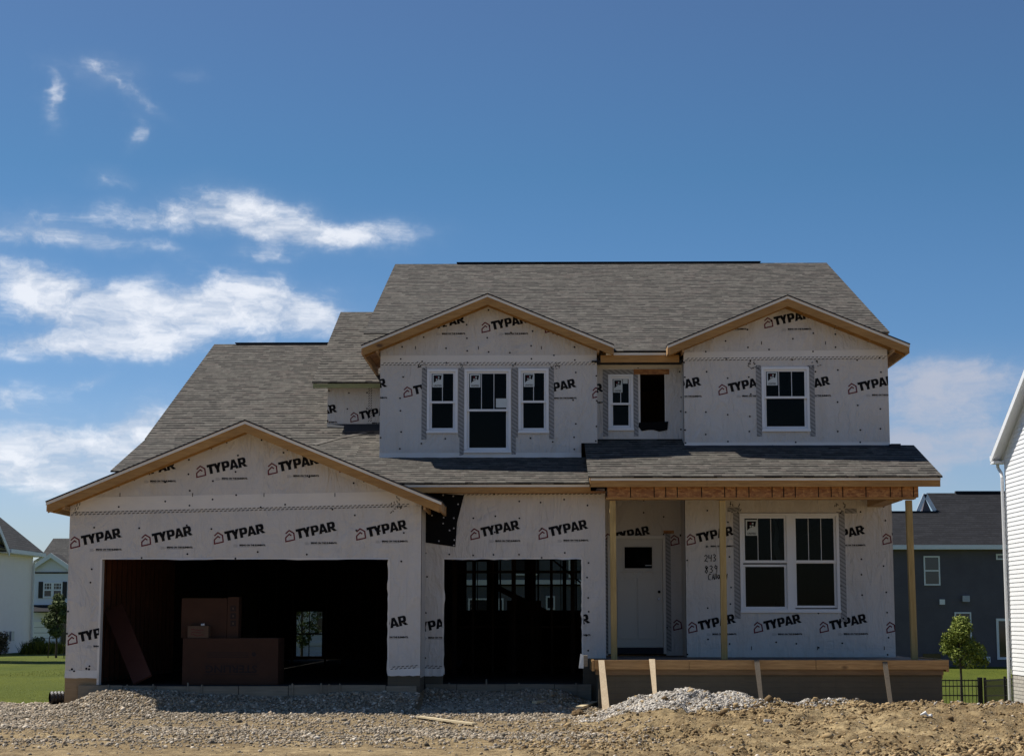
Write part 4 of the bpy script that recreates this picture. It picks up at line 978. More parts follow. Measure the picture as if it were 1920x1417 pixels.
# second roof over the low wall
sd0 = (36.1, at(640, 716, 36.1)[1]); sd1 = (41.1, at(639, 585, 41.1)[1]); SXL = at(585, 713, 36.1)[0]
m = MB(); m.slab([(SXL, sd0[0], sd0[1]), (MRL + .5, sd0[0], sd0[1]), (MRL + .5, sd1[0], sd1[1]), (SXL, sd1[0], sd1[1])], .03, SHING, uvo=(1.1, 0))
m.slab([(MRL + .5, 46.1, sd0[1]), (SXL, 46.1, sd0[1]), (SXL, sd1[0], sd1[1]), (MRL + .5, sd1[0], sd1[1])], .03, SHING)
second = part(m, 'side_roof', house)
m = MB(); m.box(SXL + .02, ux0, sd0[0] + .01, sd0[0] + .05, sd0[1] - .12, sd0[1] - .032, WOODG); part(m, 'fascia', second)
m = MB(); m.slab([(SXL + .02, 36.16, sd0[1] - .01), (SXL + .06, 36.16, sd0[1] - .01), (SXL + .06, sd1[0], sd1[1] - .035), (SXL + .02, sd1[0], sd1[1] - .035)], .1, WOODG, WOODG, WOODG); part(m, 'rake_board', second)
m = MB(); x0 = lx0; m.face([(x0, 36.5, 6.3), (x0, 41.1, 6.3), (x0, 41.1, sd1[1] - .05), (x0, 36.5, 6.5)], WRAP); part(m, 'gable_end_wall', second)

# --- inside: back wall with openings, floors, stud walls, seen through the two big openings
BK = 51.4
ow = [at(553, 1143, BK), at(606, 1233, BK)]
holes = [(ow[0][0], ow[1][0], max(ow[1][1], .52), ow[0][1]), (-2.15, -1.45, 1.80, 3.25), (-1.25, -.35, 1.80, 3.3), (-.2, 1.3, 1.80, 3.3), (3.2, 4.6, 1.6, 3.0)]
m = MB()
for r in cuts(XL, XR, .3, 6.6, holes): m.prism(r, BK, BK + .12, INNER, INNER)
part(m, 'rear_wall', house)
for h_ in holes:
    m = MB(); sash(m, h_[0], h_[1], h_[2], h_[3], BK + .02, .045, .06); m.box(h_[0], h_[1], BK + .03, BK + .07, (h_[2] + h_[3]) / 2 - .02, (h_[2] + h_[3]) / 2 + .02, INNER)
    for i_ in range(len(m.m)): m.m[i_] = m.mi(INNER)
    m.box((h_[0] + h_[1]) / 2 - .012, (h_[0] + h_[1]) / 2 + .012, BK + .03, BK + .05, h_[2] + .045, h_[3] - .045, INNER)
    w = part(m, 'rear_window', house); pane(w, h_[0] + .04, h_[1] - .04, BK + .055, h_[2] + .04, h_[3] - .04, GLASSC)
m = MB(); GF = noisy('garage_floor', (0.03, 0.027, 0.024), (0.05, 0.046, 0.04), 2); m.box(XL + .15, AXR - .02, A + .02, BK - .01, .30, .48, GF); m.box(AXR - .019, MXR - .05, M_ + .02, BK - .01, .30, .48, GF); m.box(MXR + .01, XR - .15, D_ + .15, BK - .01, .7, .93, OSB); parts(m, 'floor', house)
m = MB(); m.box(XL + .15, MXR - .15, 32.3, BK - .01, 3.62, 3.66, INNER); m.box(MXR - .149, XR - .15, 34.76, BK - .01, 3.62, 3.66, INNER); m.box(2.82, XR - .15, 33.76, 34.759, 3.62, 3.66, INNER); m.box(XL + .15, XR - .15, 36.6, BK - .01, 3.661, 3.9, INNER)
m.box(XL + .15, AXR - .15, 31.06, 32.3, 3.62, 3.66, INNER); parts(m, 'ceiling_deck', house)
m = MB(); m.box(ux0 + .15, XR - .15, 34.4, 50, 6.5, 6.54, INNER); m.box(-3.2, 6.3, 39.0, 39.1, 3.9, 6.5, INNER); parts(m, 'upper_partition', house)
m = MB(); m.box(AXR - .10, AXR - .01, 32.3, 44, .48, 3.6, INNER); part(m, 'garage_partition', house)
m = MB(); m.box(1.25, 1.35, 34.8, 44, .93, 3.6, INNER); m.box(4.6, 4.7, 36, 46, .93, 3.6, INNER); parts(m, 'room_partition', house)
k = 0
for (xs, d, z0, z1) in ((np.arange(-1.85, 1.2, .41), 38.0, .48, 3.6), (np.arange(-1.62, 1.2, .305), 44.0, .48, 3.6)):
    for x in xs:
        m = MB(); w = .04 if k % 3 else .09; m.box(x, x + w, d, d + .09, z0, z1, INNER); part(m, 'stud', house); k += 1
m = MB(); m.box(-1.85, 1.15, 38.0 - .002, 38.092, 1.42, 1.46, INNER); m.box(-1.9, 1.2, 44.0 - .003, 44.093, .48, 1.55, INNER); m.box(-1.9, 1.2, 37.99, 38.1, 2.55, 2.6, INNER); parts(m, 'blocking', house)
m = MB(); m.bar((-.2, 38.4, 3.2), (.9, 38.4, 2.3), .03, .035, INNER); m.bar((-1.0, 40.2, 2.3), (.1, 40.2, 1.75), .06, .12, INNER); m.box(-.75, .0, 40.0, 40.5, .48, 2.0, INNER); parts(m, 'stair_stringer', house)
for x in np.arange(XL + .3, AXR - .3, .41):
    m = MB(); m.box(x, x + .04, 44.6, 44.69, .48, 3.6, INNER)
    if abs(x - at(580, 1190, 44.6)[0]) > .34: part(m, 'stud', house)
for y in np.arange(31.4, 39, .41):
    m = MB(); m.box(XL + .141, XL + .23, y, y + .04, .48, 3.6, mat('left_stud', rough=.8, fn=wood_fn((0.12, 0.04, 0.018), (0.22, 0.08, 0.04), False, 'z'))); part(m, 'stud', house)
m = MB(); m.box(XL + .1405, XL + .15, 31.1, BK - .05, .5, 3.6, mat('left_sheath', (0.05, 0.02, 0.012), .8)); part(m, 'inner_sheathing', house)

# ---------------------------------------------------------------- things on the site
def carton(m, x0, x1, y0, y1, z0, z1, mt):
    m.box(x0, x1, y0, y1, z0, z1, mt)
    m.box(x0 + .01, x1 - .01, (y0 + y1) / 2 - .03, (y0 + y1) / 2 + .03, z1, z1 + .003, CARD2)
def dark_text(m, txt, x, z, w, h, y, mt, rot=False, bold=0.0):
    for p in text_polys(txt, h, w, bold):
        q = [((x + w - u), (z + h - v)) if rot else (x + u, z + v) for u, v in p]
        m.face([(a, y, b) for a, b in q], mt)
DINK = mat('carton_ink', (0.02, 0.008, 0.006), 0.7)
d = 31.5
x0, z1 = at(343, 1196, d); x1, _ = at(522, 1196, d)
m = MB(); carton(m, x0, x1, d, d + .75, .485, z1, CARD)
tx, tz = at(385, 1261, d); tw = at(482, 1261, d)[0] - tx; dark_text(m, 'STERLING', tx, tz, tw, .13, d - .002, DINK, True, .03)
for q in (rect(tx - .03, tx + tw + .03, tz - .03, tz - .022), rect(tx - .03, tx + tw + .03, tz + .152, tz + .16)): m.face([(a, d - .002, b) for a, b in q], DINK)
for k, yy in enumerate((1223, 1227, 1231)): a = at(388, yy, d); m.face([(u, d - .002, v) for u, v in rect(a[0], a[0] + .72, a[1] - .006, a[1] + .006)], DINK)
m.disc(*(lambda a: (a[0], d - .0, a[1]))(at(476, 1226, d)), .04, DINK, 10, .003)
thing1(m, 'cardboard_box', 'large brown cardboard box lying on the garage floor, lettering upside down on its side', 'box', 'cardboard boxes in the garage', bevel=0)
zt = z1
d = 31.75; x0, z1 = at(341, 1121, d); x1, _ = at(426, 1121, d); m = MB(); carton(m, x0, x1, d, d + .35, zt + .004, z1, CARD)
thing1(m, 'cardboard_box', 'square plain brown box standing upright behind the small tagged box', 'box', 'cardboard boxes in the garage')
x0, z1 = at(427, 1119, d); x1, _ = at(448, 1119, d); m = MB(); carton(m, x0, x1, d, d + .3, zt + .004, z1, noisy('cardboard_mid', (0.06, 0.027, 0.015), (0.08, 0.036, 0.02), 2.5, 0.85))
for k in range(3):
    a = at(432, 1140 + k * 14, d); m.face([(u, d - .002, v) for u, v in rect(a[0], a[0] + .10, a[1] - .05, a[1] + .05)], DINK); m.face([(u, d - .004, v) for u, v in rect(a[0] + .035, a[0] + .06, a[1] - .02, a[1] + .015)], CARD2)
thing1(m, 'cardboard_box', 'tall narrow brown carton with three black handling symbols', 'box', 'cardboard boxes in the garage')
d = 31.55; x0, z1 = at(352, 1173, d); x1, _ = at(391, 1173, d); m = MB(); m.box(x0, x1, d, d + .2, zt + .004, z1, CARD2)
for k in range(3):
    a = at(358, 1180 + k * 5, d); rr = random.Random(k); pts = [(a[0] + .045 * i, a[1] + rr.uniform(-.012, .012)) for i in range(6 - k % 2)]
    for q in stroke(pts, .008): m.face([(u, d - .002, v) for u, v in q], RED)
thing1(m, 'cardboard_box', 'small pale carton with red handwriting set on the large lettered box', 'box', 'cardboard boxes in the garage')
m = MB(); a = at(380, 1169, 31.6); m.tube([(a[0] - .03, 31.62, z1 + .02), (a[0] + .03, 31.62, z1 + .025)], [.018, .02], PAPER, 8); thing1(m, 'paper_cup', 'small white scrap lying on the small pale carton', 'litter')
m = MB(); b0, t0 = at(268, 1283, 31.5), at(208, 1134, 33.0)
m.bar((b0[0] - .02, 31.55, .56), (at(214, 1140, 32.6)[0], 32.6, at(214, 1140, 32.6)[1]), .34, .05, noisy('cardboard_red', (0.10, 0.036, 0.024), (0.13, 0.048, 0.032), 2, .85), up=(0, -1, .3))
thing1(m, 'leaning_carton', 'long reddish flat carton leaning against the left wall inside the garage', 'box')

# stakes that hold the porch form
SUNW = WOODP
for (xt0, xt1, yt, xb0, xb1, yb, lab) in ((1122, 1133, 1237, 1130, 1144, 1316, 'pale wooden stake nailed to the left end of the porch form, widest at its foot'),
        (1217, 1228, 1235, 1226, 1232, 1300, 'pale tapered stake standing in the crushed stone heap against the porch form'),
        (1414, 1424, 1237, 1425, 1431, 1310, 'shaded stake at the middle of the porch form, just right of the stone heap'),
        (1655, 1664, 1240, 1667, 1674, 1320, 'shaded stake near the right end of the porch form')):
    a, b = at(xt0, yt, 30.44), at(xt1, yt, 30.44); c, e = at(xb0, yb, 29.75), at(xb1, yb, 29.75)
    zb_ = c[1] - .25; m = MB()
    m.hexa([(c[0], 29.6, zb_), (e[0], 29.6, zb_), (e[0], 29.635, zb_), (c[0], 29.635, zb_), (a[0], 30.44, a[1]), (b[0], 30.44, a[1]), (b[0], 30.48, a[1]), (a[0], 30.48, a[1])], SUNW if xt0 < 1300 else mat('lumber_stake_shade', rough=0.8, fn=wood_fn((0.075, 0.058, 0.040), (0.12, 0.095, 0.065), axis='z', knots=False)))  # sun and shade put into the wood tone: pale left stakes, dark right ones
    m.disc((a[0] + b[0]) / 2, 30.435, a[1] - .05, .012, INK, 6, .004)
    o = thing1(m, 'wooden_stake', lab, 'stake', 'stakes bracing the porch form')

# ---------------------------------------------------------------- ground
def vnoise(x, y, seed=0):
    xi = np.floor(x).astype(np.int64); yi = np.floor(y).astype(np.int64); xf = x - xi; yf = y - yi
    def h(a, b):
        n = (a * 374761393 + b * 668265263 + seed * 1442695041) & 0xffffffff; n = (n ^ (n >> 13)) * 1274126177 & 0xffffffff
        return ((n ^ (n >> 16)) & 0xffff) / 65535.0
    u = xf * xf * (3 - 2 * xf); v = yf * yf * (3 - 2 * yf)
    return (h(xi, yi) * (1 - u) + h(xi + 1, yi) * u) * (1 - v) + (h(xi, yi + 1) * (1 - u) + h(xi + 1, yi + 1) * u) * v - .5
def fbm(x, y, f, o, seed=0, g_=.5):
    r = 0; a = 1
    for i in range(o): r = r + a * vnoise(x * f, y * f, seed + i); f *= 2.03; a *= g_
    return r
def sstep(a, b, x): t = np.clip((x - a) / (b - a), 0, 1); return t * t * (3 - 2 * t)
LP = ([-80, 18, 27, 30, 31.5, 60, 100, 140, 600], [-.1, -.02, .04, .10, .18, .02, -.22, -.3, -3])
RP = ([-80, 18, 25, 28, 30, 31.5, 34, 38, 45, 58, 75, 92, 140, 600], [-.1, -.02, .05, .12, .12, .08, -.1, -.5, -1.2, -1.55, -1.2, -.8, -.8, -3])
def base(X, Y):
    w = sstep(3, 8.5, X); return np.interp(Y, *LP) * (1 - w) + np.interp(Y, *RP) * w
def height(X, Y, det=True):
    z = base(X, Y)
    # gravel ramp banked against the garage and middle slab
    front = np.where(X < AXR, A - .06, M_ - .06)
    t = front - Y
    bank = .30 * np.exp(-(np.clip(t, 0, None) / .75) ** 2) * sstep(-8.1, -7.3, X) * (1 - sstep(.2, 1.0, X)) * (1 + .15 * np.sin(X * 1.7))
    bank = np.where(X > AXR, bank * .72, bank * .62)
    z = z + np.where(Y < 33, bank, 0)
    # heap at the left corner of the opening
    z = z + .13 * np.exp(-((X + 7.0) / .75) ** 2 - ((Y - 30.35) / .55) ** 2)
    # dirt bank in front of the porch, with the stone heap on it
    cr = .25 * sstep(.7, 1.9, X) * (1 - .38 * sstep(4.8, 8.6, X))
    g1 = np.where(Y < 28.9, np.exp(-((Y - 28.9) / 3.0) ** 2), np.exp(-((Y - 28.9) / .75) ** 2))
    z = z + cr * g1 * (1 + .25 * fbm(X, Y, .9, 2, 5))
    hp = .235 * np.exp(-(np.abs((X - 2.35) / 1.15)) ** 2.6 - ((Y - 29.55) / .62) ** 2); z = z + hp
    # tilt: the left foreground is lower
    if det:
        near = np.exp(-np.clip(Y - 31, 0, None) / 4) * (1 - sstep(14, 30, np.abs(X)))
        z = z + near * (.045 * fbm(X, Y, .7, 3, 11) + .085 * fbm(X, Y, 2.2, 5, 17, .62) * sstep(0, 1.5, X + .8 * fbm(X, Y, .6, 2, 3)) + .03 * fbm(X, Y, 5.5, 3, 29, .65) * (.6 + .7 * sstep(0, 1.5, X)) - .05 * sstep(.22, .5, np.abs(fbm(X, Y, 1.1, 3, 77, .6)) * 2) * sstep(0, 1.5, X))
        # wheel ruts, faint
        z = z - near * .03 * np.exp(-((Y - 24.8 - .25 * np.sin(X * .5)) / .22) ** 2) - near * .02 * np.exp(-((Y - 23.2 - .25 * np.sin(X * .5 + 1)) / .2) ** 2)
    return z
def grid(name, xs, ys, fn, mt):
    X, Y = np.meshgrid(xs, ys); Z = fn(X, Y); V = np.stack([X, Y, Z], -1).reshape(-1, 3)
    nx, ny = len(xs), len(ys); i = (np.arange(ny - 1)[:, None] * nx + np.arange(nx - 1)[None]).ravel()
    Fc = np.stack([i, i + 1, i + nx + 1, i + nx], 1)
    me = bpy.data.meshes.new(name); me.vertices.add(len(V)); me.vertices.foreach_set('co', V.ravel().astype('f'))
    me.loops.add(Fc.size); me.loops.foreach_set('vertex_index', Fc.ravel().astype('i')); me.polygons.add(len(Fc))
    me.polygons.foreach_set('loop_start', (np.arange(len(Fc)) * 4).astype('i')); me.polygons.foreach_set('loop_total', np.full(len(Fc), 4, 'i'))
    me.polygons.foreach_set('use_smooth', np.ones(len(Fc), bool)); me.materials.append(mt); me.update(calc_edges=True)
    o = bpy.data.objects.new(name, me); COL.objects.link(o); return o
def spread(a, b, da, lo, hi, n=16):
    mid = np.arange(a, b + da / 2, da); k = np.linspace(0, 1, n + 1)[1:]
    return np.concatenate([(a - (a - lo) * k ** 2.6)[::-1], mid, mid[-1] + (hi - mid[-1]) * k ** 2.6])
xs = spread(-9.2, 9.6, .045, -320, 320); ys = spread(18.5, 32.2, .05, -90, 600, 22)
ground = grid('ground', xs, ys, height, DIRT); tag(ground, kind='structure')
def lawn_edge(X): return np.where(X < -2, 31.55 + .25 * np.sin(X * .9) + .12 * np.sin(X * 3.7), 33.4)
def lawn_z(X, Y):
    return base(X, Y) + .012 + .02 * vnoise(X * 1.3, Y * 1.3, 4) * np.exp(-Y / 200) + .05 * fbm(X, Y, .18, 2, 8)
lx_s = np.concatenate([-320 + (-60 + 320) * np.linspace(0, 1, 8), np.linspace(-59, -18, 28), np.linspace(-17.8, 20, 110), np.linspace(21, 60, 20), np.linspace(80, 320, 7)])
sy = np.concatenate([np.linspace(0, 12, 50), np.linspace(12.6, 100, 80), np.linspace(115, 560, 14)])
Xl, Sl = np.meshgrid(lx_s, sy)
def _lz(X, Sg): return X
Yl = lawn_edge(Xl) + Sl
Zl = np.where(Sl < .001, height(Xl, Yl) - .03, lawn_z(Xl, Yl) + .02 * sstep(0, .5, Sl))
Zl = np.where((np.abs(Xl + .8) < 6.9), base(Xl, Yl) + .004, Zl)
lawn = grid('lawn', lx_s, sy, lambda X, Y: Zl, LAWN)
co_ = np.stack([Xl, Yl, Zl], -1).reshape(-1).astype('f'); lawn.data.vertices.foreach_set('co', co_); lawn.data.update()
tag(lawn, kind='structure')

# stones: one mesh per kind of stuff
ICO = np.array([(0, 0, 1), (.894, 0, .447), (.276, .851, .447), (-.724, .526, .447), (-.724, -.526, .447), (.276, -.851, .447), (.724, .526, -.447), (-.276, .851, -.447), (-.894, 0, -.447), (-.276, -.851, -.447), (.724, -.526, -.447), (0, 0, -1)])
ICF = np.array([(0, 1, 2), (0, 2, 3), (0, 3, 4), (0, 4, 5), (0, 5, 1), (1, 6, 2), (2, 7, 3), (3, 8, 4), (4, 9, 5), (5, 10, 1), (6, 7, 2), (7, 8, 3), (8, 9, 4), (9, 10, 5), (10, 6, 1), (6, 11, 7), (7, 11, 8), (8, 11, 9), (9, 11, 10), (10, 11, 6)])
def rocks(name, X, Y, R, mt, sink=.25, flat=.7, rough=.28):
    n = len(X); P = ICO[None] * (1 + RNG.uniform(-rough, rough, (n, 12, 1))); 
    sc = RNG.uniform(.65, 1.25, (n, 1, 3)); P = P * sc
    q = RNG.normal(size=(n, 4)); q /= np.linalg.norm(q, axis=1, keepdims=True); w, x, y, z = q.T
    Rm = np.stack([1 - 2 * (y * y + z * z), 2 * (x * y - z * w), 2 * (x * z + y * w), 2 * (x * y + z * w), 1 - 2 * (x * x + z * z), 2 * (y * z - x * w), 2 * (x * z - y * w), 2 * (y * z + x * w), 1 - 2 * (x * x + y * y)], 1).reshape(n, 3, 3)
    P = np.einsum('nij,nkj->nki', Rm, P); P[:, :, 2] *= flat; P = P * R[:, None, None]
    Z = height(X, Y); P += np.stack([X, Y, Z + R * (flat - 2 * sink) * .6], 1)[:, None]
    V = P.reshape(-1, 3); Fc = (ICF[None] + (np.arange(n) * 12)[:, None, None]).reshape(-1, 3)
    return trimesh(name, V, Fc, np.repeat(RNG.random(n), 12), mt)
def trimesh(name, V, Fc, rnd, mt):
    k = Fc.shape[1]
    me = bpy.data.meshes.new(name); me.vertices.add(len(V)); me.vertices.foreach_set('co', V.ravel().astype('f'))
    me.loops.add(Fc.size); me.loops.foreach_set('vertex_index', Fc.ravel().astype('i')); me.polygons.add(len(Fc))
    me.polygons.foreach_set('loop_start', (np.arange(len(Fc)) * k).astype('i')); me.polygons.foreach_set('loop_total', np.full(len(Fc), k, 'i'))
    me.materials.append(mt); me.update(calc_edges=True)
    at_ = me.attributes.new('rnd', 'FLOAT', 'POINT'); at_.data.foreach_set('value', rnd.astype('f'))
    o = bpy.data.objects.new(name, me); COL.objects.link(o); return o
def scatter(n, x0, x1, y0, y1, dens):
    X = RNG.uniform(x0, x1, n); Y = RNG.uniform(y0, y1, n); k = RNG.random(n) < dens(X, Y); return X[k], Y[k]
def gd(X, Y):    # crushed stone of the drive: thick near the slab, thinning to patches
    p = fbm(X, Y, .45, 4, 41, .6)
    near = sstep(27.4, 29.3, Y + .9 * p * 2); strip_ = sstep(-.05, .2, p + .10) * sstep(23.5, 27.5, Y) * .8
    base_ = .07 + .10 * sstep(-.1, .3, p) * sstep(21, 26, Y)
    near = near * (1 - .75 * sstep(.02, .3, fbm(X, Y, .8, 3, 55)) * (1 - sstep(29.4, 30.2, Y)))
    left = 1 - sstep(.2, 1.4, X + .5 * fbm(X, Y, .8, 2, 9) - .12 * (30 - Y)); return np.clip(np.maximum(near, strip_) + base_, 0, 1) * left
X, Y = scatter(150000, -9.3, 2.2, 23, 31.9, gd)
k = ~((X > XL) & (X < AXR) & (Y > A - .05)); X, Y = X[k], Y[k]
R = RNG.lognormal(-4.2, .36, len(X)).clip(.008, .045)
tag(rocks('gravel', X, Y, R, STONE, .2, .85, .38), kind='stuff')
# pale stone heap by the porch
def hd(X, Y): return np.clip(1.7 * np.exp(-(np.abs((X - 2.35 + .35 * (29.3 - Y)) / 1.3)) ** 3 - (np.abs(Y - 29.2) / 1.2) ** 4) - .15 + .45 * fbm(X, Y, 1.5, 3, 6), 0, 1)
X, Y = scatter(48000, .6, 4.2, 27.7, 30.5, hd)
X2, Y2 = scatter(2600, 3.7, 6.6, 28.5, 29.3, lambda X, Y: np.clip(.9 * np.exp(-((X - 4.35) / .5) ** 2) + .12, 0, 1) * (fbm(X, Y, 1.5, 2, 61) > -.05))
X3, Y3 = scatter(1500, 6.5, 9.6, 28.4, 29.4, lambda X, Y: np.clip(.75 * np.exp(-((X - 7.6) / .8) ** 2), 0, 1))
X = np.concatenate([X, X2, X3]); Y = np.concatenate([Y, Y2, Y3]); R = RNG.lognormal(-4.2, .28, len(X)).clip(.010, .04)
tag(rocks('stone_heap', X, Y, R, STONEW, .15, .85, .36), kind='stuff')
# earth clods and loose stones over the dirt
X, Y = scatter(90000, -1.0, 9.7, 20, 29.6, lambda X, Y: sstep(-1, 1, X) * np.clip(.10 + 1.5 * np.clip(fbm(X, Y, .6, 4, 71, .6), 0, 1) + .5 * np.exp(-((Y - 28.6) / .5) ** 2), 0, 1))
R = RNG.lognormal(-4.45, .55, len(X)).clip(.006, .075)
tag(rocks('earth_clods', X, Y, R, CLOD, .2, .75, .38), kind='stuff')
X, Y = scatter(9000, -9.3, 9.7, 20, 29.4, lambda X, Y: .35 + .6 * sstep(0, .3, fbm(X, Y, .5, 3, 91)))
R = RNG.lognormal(-4.35, .5, len(X)).clip(.006, .04)
tag(rocks('loose_stones', X, Y, R, STONE), kind='stuff')

def gh(x, y): return float(height(np.array([x]), np.array([y]))[0])
def on_ground(px, py):       # where the sight line meets the ground
    r = ray(px, py)
    for i in range(2000):
        t = 18 + i * .01; x, y, z = r.x * t, r.y * t, EYE + r.z * t
        if z <= gh(x, y): return (x, y, gh(x, y))
    return (x, y, z)
def plank(p, q, w, th, label, mt, lift=.03):
    a, b = on_ground(*p), on_ground(*q); m = MB(); m.bar((a[0], a[1], a[2] + lift), (b[0], b[1], b[2] + lift), w, th, mt)
    return thing1(m, 'scrap_board', label, 'board', 'scrap boards on the ground')
PALE = mat('scrap_pine', rough=.7, fn=wood_fn((0.50, 0.40, 0.24), (0.70, 0.60, 0.40), False, 'x'))
plank((785, 1347), (890, 1361), .09, .025, 'narrow bare board lying flat on the gravel in front of the middle opening', PALE, .035)
plank((1002, 1322), (1103, 1309), .09, .04, 'longest scrap board lying in the shade left of the porch', PALE, .05)
plank((1086, 1332), (1117, 1322), .12, .04, 'short bright offcut lying at the left end of the porch bank', PALE, .05)
m = MB(); a = on_ground(1440, 1354); m.hexa([(a[0] - .06, a[1] - .03, a[2] - .01), (a[0] + .06, a[1] - .03, a[2] - .01), (a[0] + .06, a[1] + .03, a[2] - .01), (a[0] - .06, a[1] + .03, a[2] - .01), (a[0] - .055, a[1] - .03, a[2] + .045), (a[0] + .05, a[1] - .03, a[2] + .035), (a[0] + .05, a[1] + .03, a[2] + .035), (a[0] - .055, a[1] + .03, a[2] + .045)], PAPER)
thing1(m, 'white_block', 'small white block lying on the bare dirt in front of the porch', 'litter')
m = MB(); a = on_ground(1738, 1344); m.tube([(a[0] - .09, a[1], a[2] + .03), (a[0] - .02, a[1], a[2] + .06), (a[0] + .01, a[1], a[2] + .02), (a[0] + .06, a[1] - .05, a[2] + .03)], [.012, .03, .014, .022], PAPER, 7)
thing1(m, 'crumpled_wrapper', 'crumpled white wrapper on the dirt near the right end of the porch', 'litter')
for (px, py, r_, lab) in ((1085, 1343, .13, 'dark earth clod beside the short bright offcut'), (1600 - 245, 1330 + 10, .05, 'fist sized dark stone on the dirt bank below the stone heap')):
    x, y, z = on_ground(px, py); n = 1; V = ICO * r_ * (1 + RNG.uniform(-.3, .3, (12, 1))) * np.array([1.2, 1, .8]) + np.array([x, y, z + r_ * .3])
    o = trimesh('earth_lump' if r_ > .1 else 'fieldstone', V, ICF, np.zeros(12), CLOD); tag(o, lab, 'clod' if r_ > .1 else 'stone')
    if r_ > .1:
        sb = o.modifiers.new('s', 'SUBSURF'); sb.levels = sb.render_levels = 3
        tx = bpy.data.textures.new('cl', 'CLOUDS'); tx.noise_scale = .06; dm = o.modifiers.new('d', 'DISPLACE'); dm.texture = tx; dm.strength = .09
# corrugated pipe by the left corner
m = MB(); a = at(97, 1304, 31.1); px_ = a[0]; pts = []; rads = []
for i in range(60):
    t = i / 59; pts.append((px_ + t * 1.5, 31.0 + t * .9, .28)); rads.append(.105 + .008 * (1 if i % 2 else -1))
m.tube(pts, rads, PIPE, 18, cap=False); m.tube(pts, [r - .018 for r in rads], PIPE, 18, cap=False)
thing1(m, 'drain_pipe', 'black corrugated drain pipe lying by the left garage corner', 'pipe', smooth=True)
m = MB(); a = at(100, 1312, 31.2); m.hexa([(a[0], 31.2, .18), (a[0] + .35, 31.1, .18), (a[0] + .4, 31.25, .18), (a[0], 31.35, .18), (a[0], 31.2, .21), (a[0] + .35, 31.1, .24), (a[0] + .4, 31.25, .24), (a[0], 31.35, .21)], PALE)
thing1(m, 'scrap_board', 'pale offcut beside the black drain pipe', 'board', 'scrap boards on the ground')
# bent flashing at the left end of the porch form
m = MB(); a, b = at(1085, 1226, 30.7), at(1094, 1252, 30.7); m.hexa([(a[0], 30.7, b[1]), (b[0], 30.62, b[1]), (b[0], 30.66, b[1]), (a[0], 30.74, b[1]), (a[0] + .03, 30.7, a[1] + .01), (b[0] + .0, 30.62, a[1] - .01), (b[0] + .0, 30.66, a[1] - .01), (a[0] + .03, 30.74, a[1] + .01)], STEEL)
c = at(1104, 1250, 30.7); m.box(b[0] + .003, c[0] - .02, 30.60, 30.9, b[1] + .03, a[1] - .02, GREYW)
thing1(m, 'meter_bracket', 'grey metal bracket on a block at the left end of the porch form', 'bracket')

# ---------------------------------------------------------------- neighbours
def siding(m, a, b, z0, z1, mt, exp=.11, lap=.014, top=None):
    """lapped boards between plan points a and b; the outside is to the right of a->b when looking along it"""
    a, b = Vector((a[0], a[1], 0)), Vector((b[0], b[1], 0)); e = (b - a).normalized(); n = Vector((e.y, -e.x, 0)); L = (b - a).length
    z = z0; 
    while z < z1 - .005:
        zt = min(z + exp, z1); s0, s1 = 0, L; t0, t1 = 0, L
        if top: s0, s1 = top(z); t0, t1 = top(zt)
        if s1 - s0 < .02: break
        if t1 < t0: t0 = t1 = (t0 + t1) / 2
        P = lambda s, zz, o: a + e * s + n * o + Vector((0, 0, zz))
        m.face([P(s0, z, lap), P(s1, z, lap), P(t1, zt, .001), P(t0, zt, .001)], mt)
        m.face([P(s0, z, .0), P(s1, z, .0), P(s1, z, lap), P(s0, z, lap)], mt)
        z = zt
def nwin(m_parent, x0, x1, z0, z1, y, split=True, glass=None, frame=TRIMW, f=.07, grid_=False):
    m = MB(); 
    m.box(x0, x1, y - .05, y, z0, z0 + f, frame); m.box(x0, x1, y - .05, y, z1 - f, z1, frame); m.box(x0, x0 + f, y - .05, y, z0 + f, z1 - f, frame); m.box(x1 - f, x1, y - .05, y, z0 + f, z1 - f, frame)
    if split: m.box(x0 + f, x1 - f, y - .045, y, (z0 + z1) / 2 - f / 2, (z0 + z1) / 2 + f / 2, frame)
    if grid_:
        for k in (1, 2): xx = x0 + (x1 - x0) * k / 3; m.box(xx - .015, xx + .015, y - .035, y - .02, (z0 + z1) / 2 + f / 2, z1 - f, frame)
        m.box(x0 + f, x1 - f, y - .034, y - .021, (z0 + z1) * .5 + (z1 - z0) * .25 - .015, (z0 + z1) * .5 + (z1 - z0) * .25 + .015, frame)
    w = part(m, 'window', m_parent)
    g_ = MB(); g_.box(x0 + f * .8, x1 - f * .8, y - .02, y - .012, z0 + f * .8, z1 - f * .8, glass or DARKGLASS); part(g_, 'pane', w); return w
# white house on the right: a side wall with its gable, running towards the camera
HY1 = 50.0; HX = at(1885, 1100, HY1)[0] + .1; HY0 = 37.0
rh = empty('white_house', (17, 43, -1)); tag(rh, 'white sided house cut off by the right edge, bright in the sun', 'house')
zr0 = .12; ze = at(1885, 846, HY1)[1]; sl = .50; ym = (HY0 + HY1) / 2
m = MB()
def rtop(z):
    if z < ze: return 0, HY1 - HY0
    o = (z - ze) / sl; return o, HY1 - HY0 - o
siding(m, (HX, HY1), (HX, HY0), zr0, ze + sl * (HY1 - ym), SID_R, .117, .016, rtop)
m.box(HX + .02, 22, HY0 + .02, HY1 - .02, zr0, ze, SID_R); 
part(m, 'wall', rh)
m = MB(); m.box(HX - .012, HX + .07, HY1 - .06, HY1 + .012, zr0, ze, TRIMW); part(m, 'corner_trim', rh)
m = MB(); m.box(HX - .0, 22, HY0, HY1 - .0, -2.2, zr0, BRICKG); part(m, 'brick_base', rh)
m = MB()
RX = HX - .28; ye = HY1 + .38; zev = ze - sl * .38 + .12
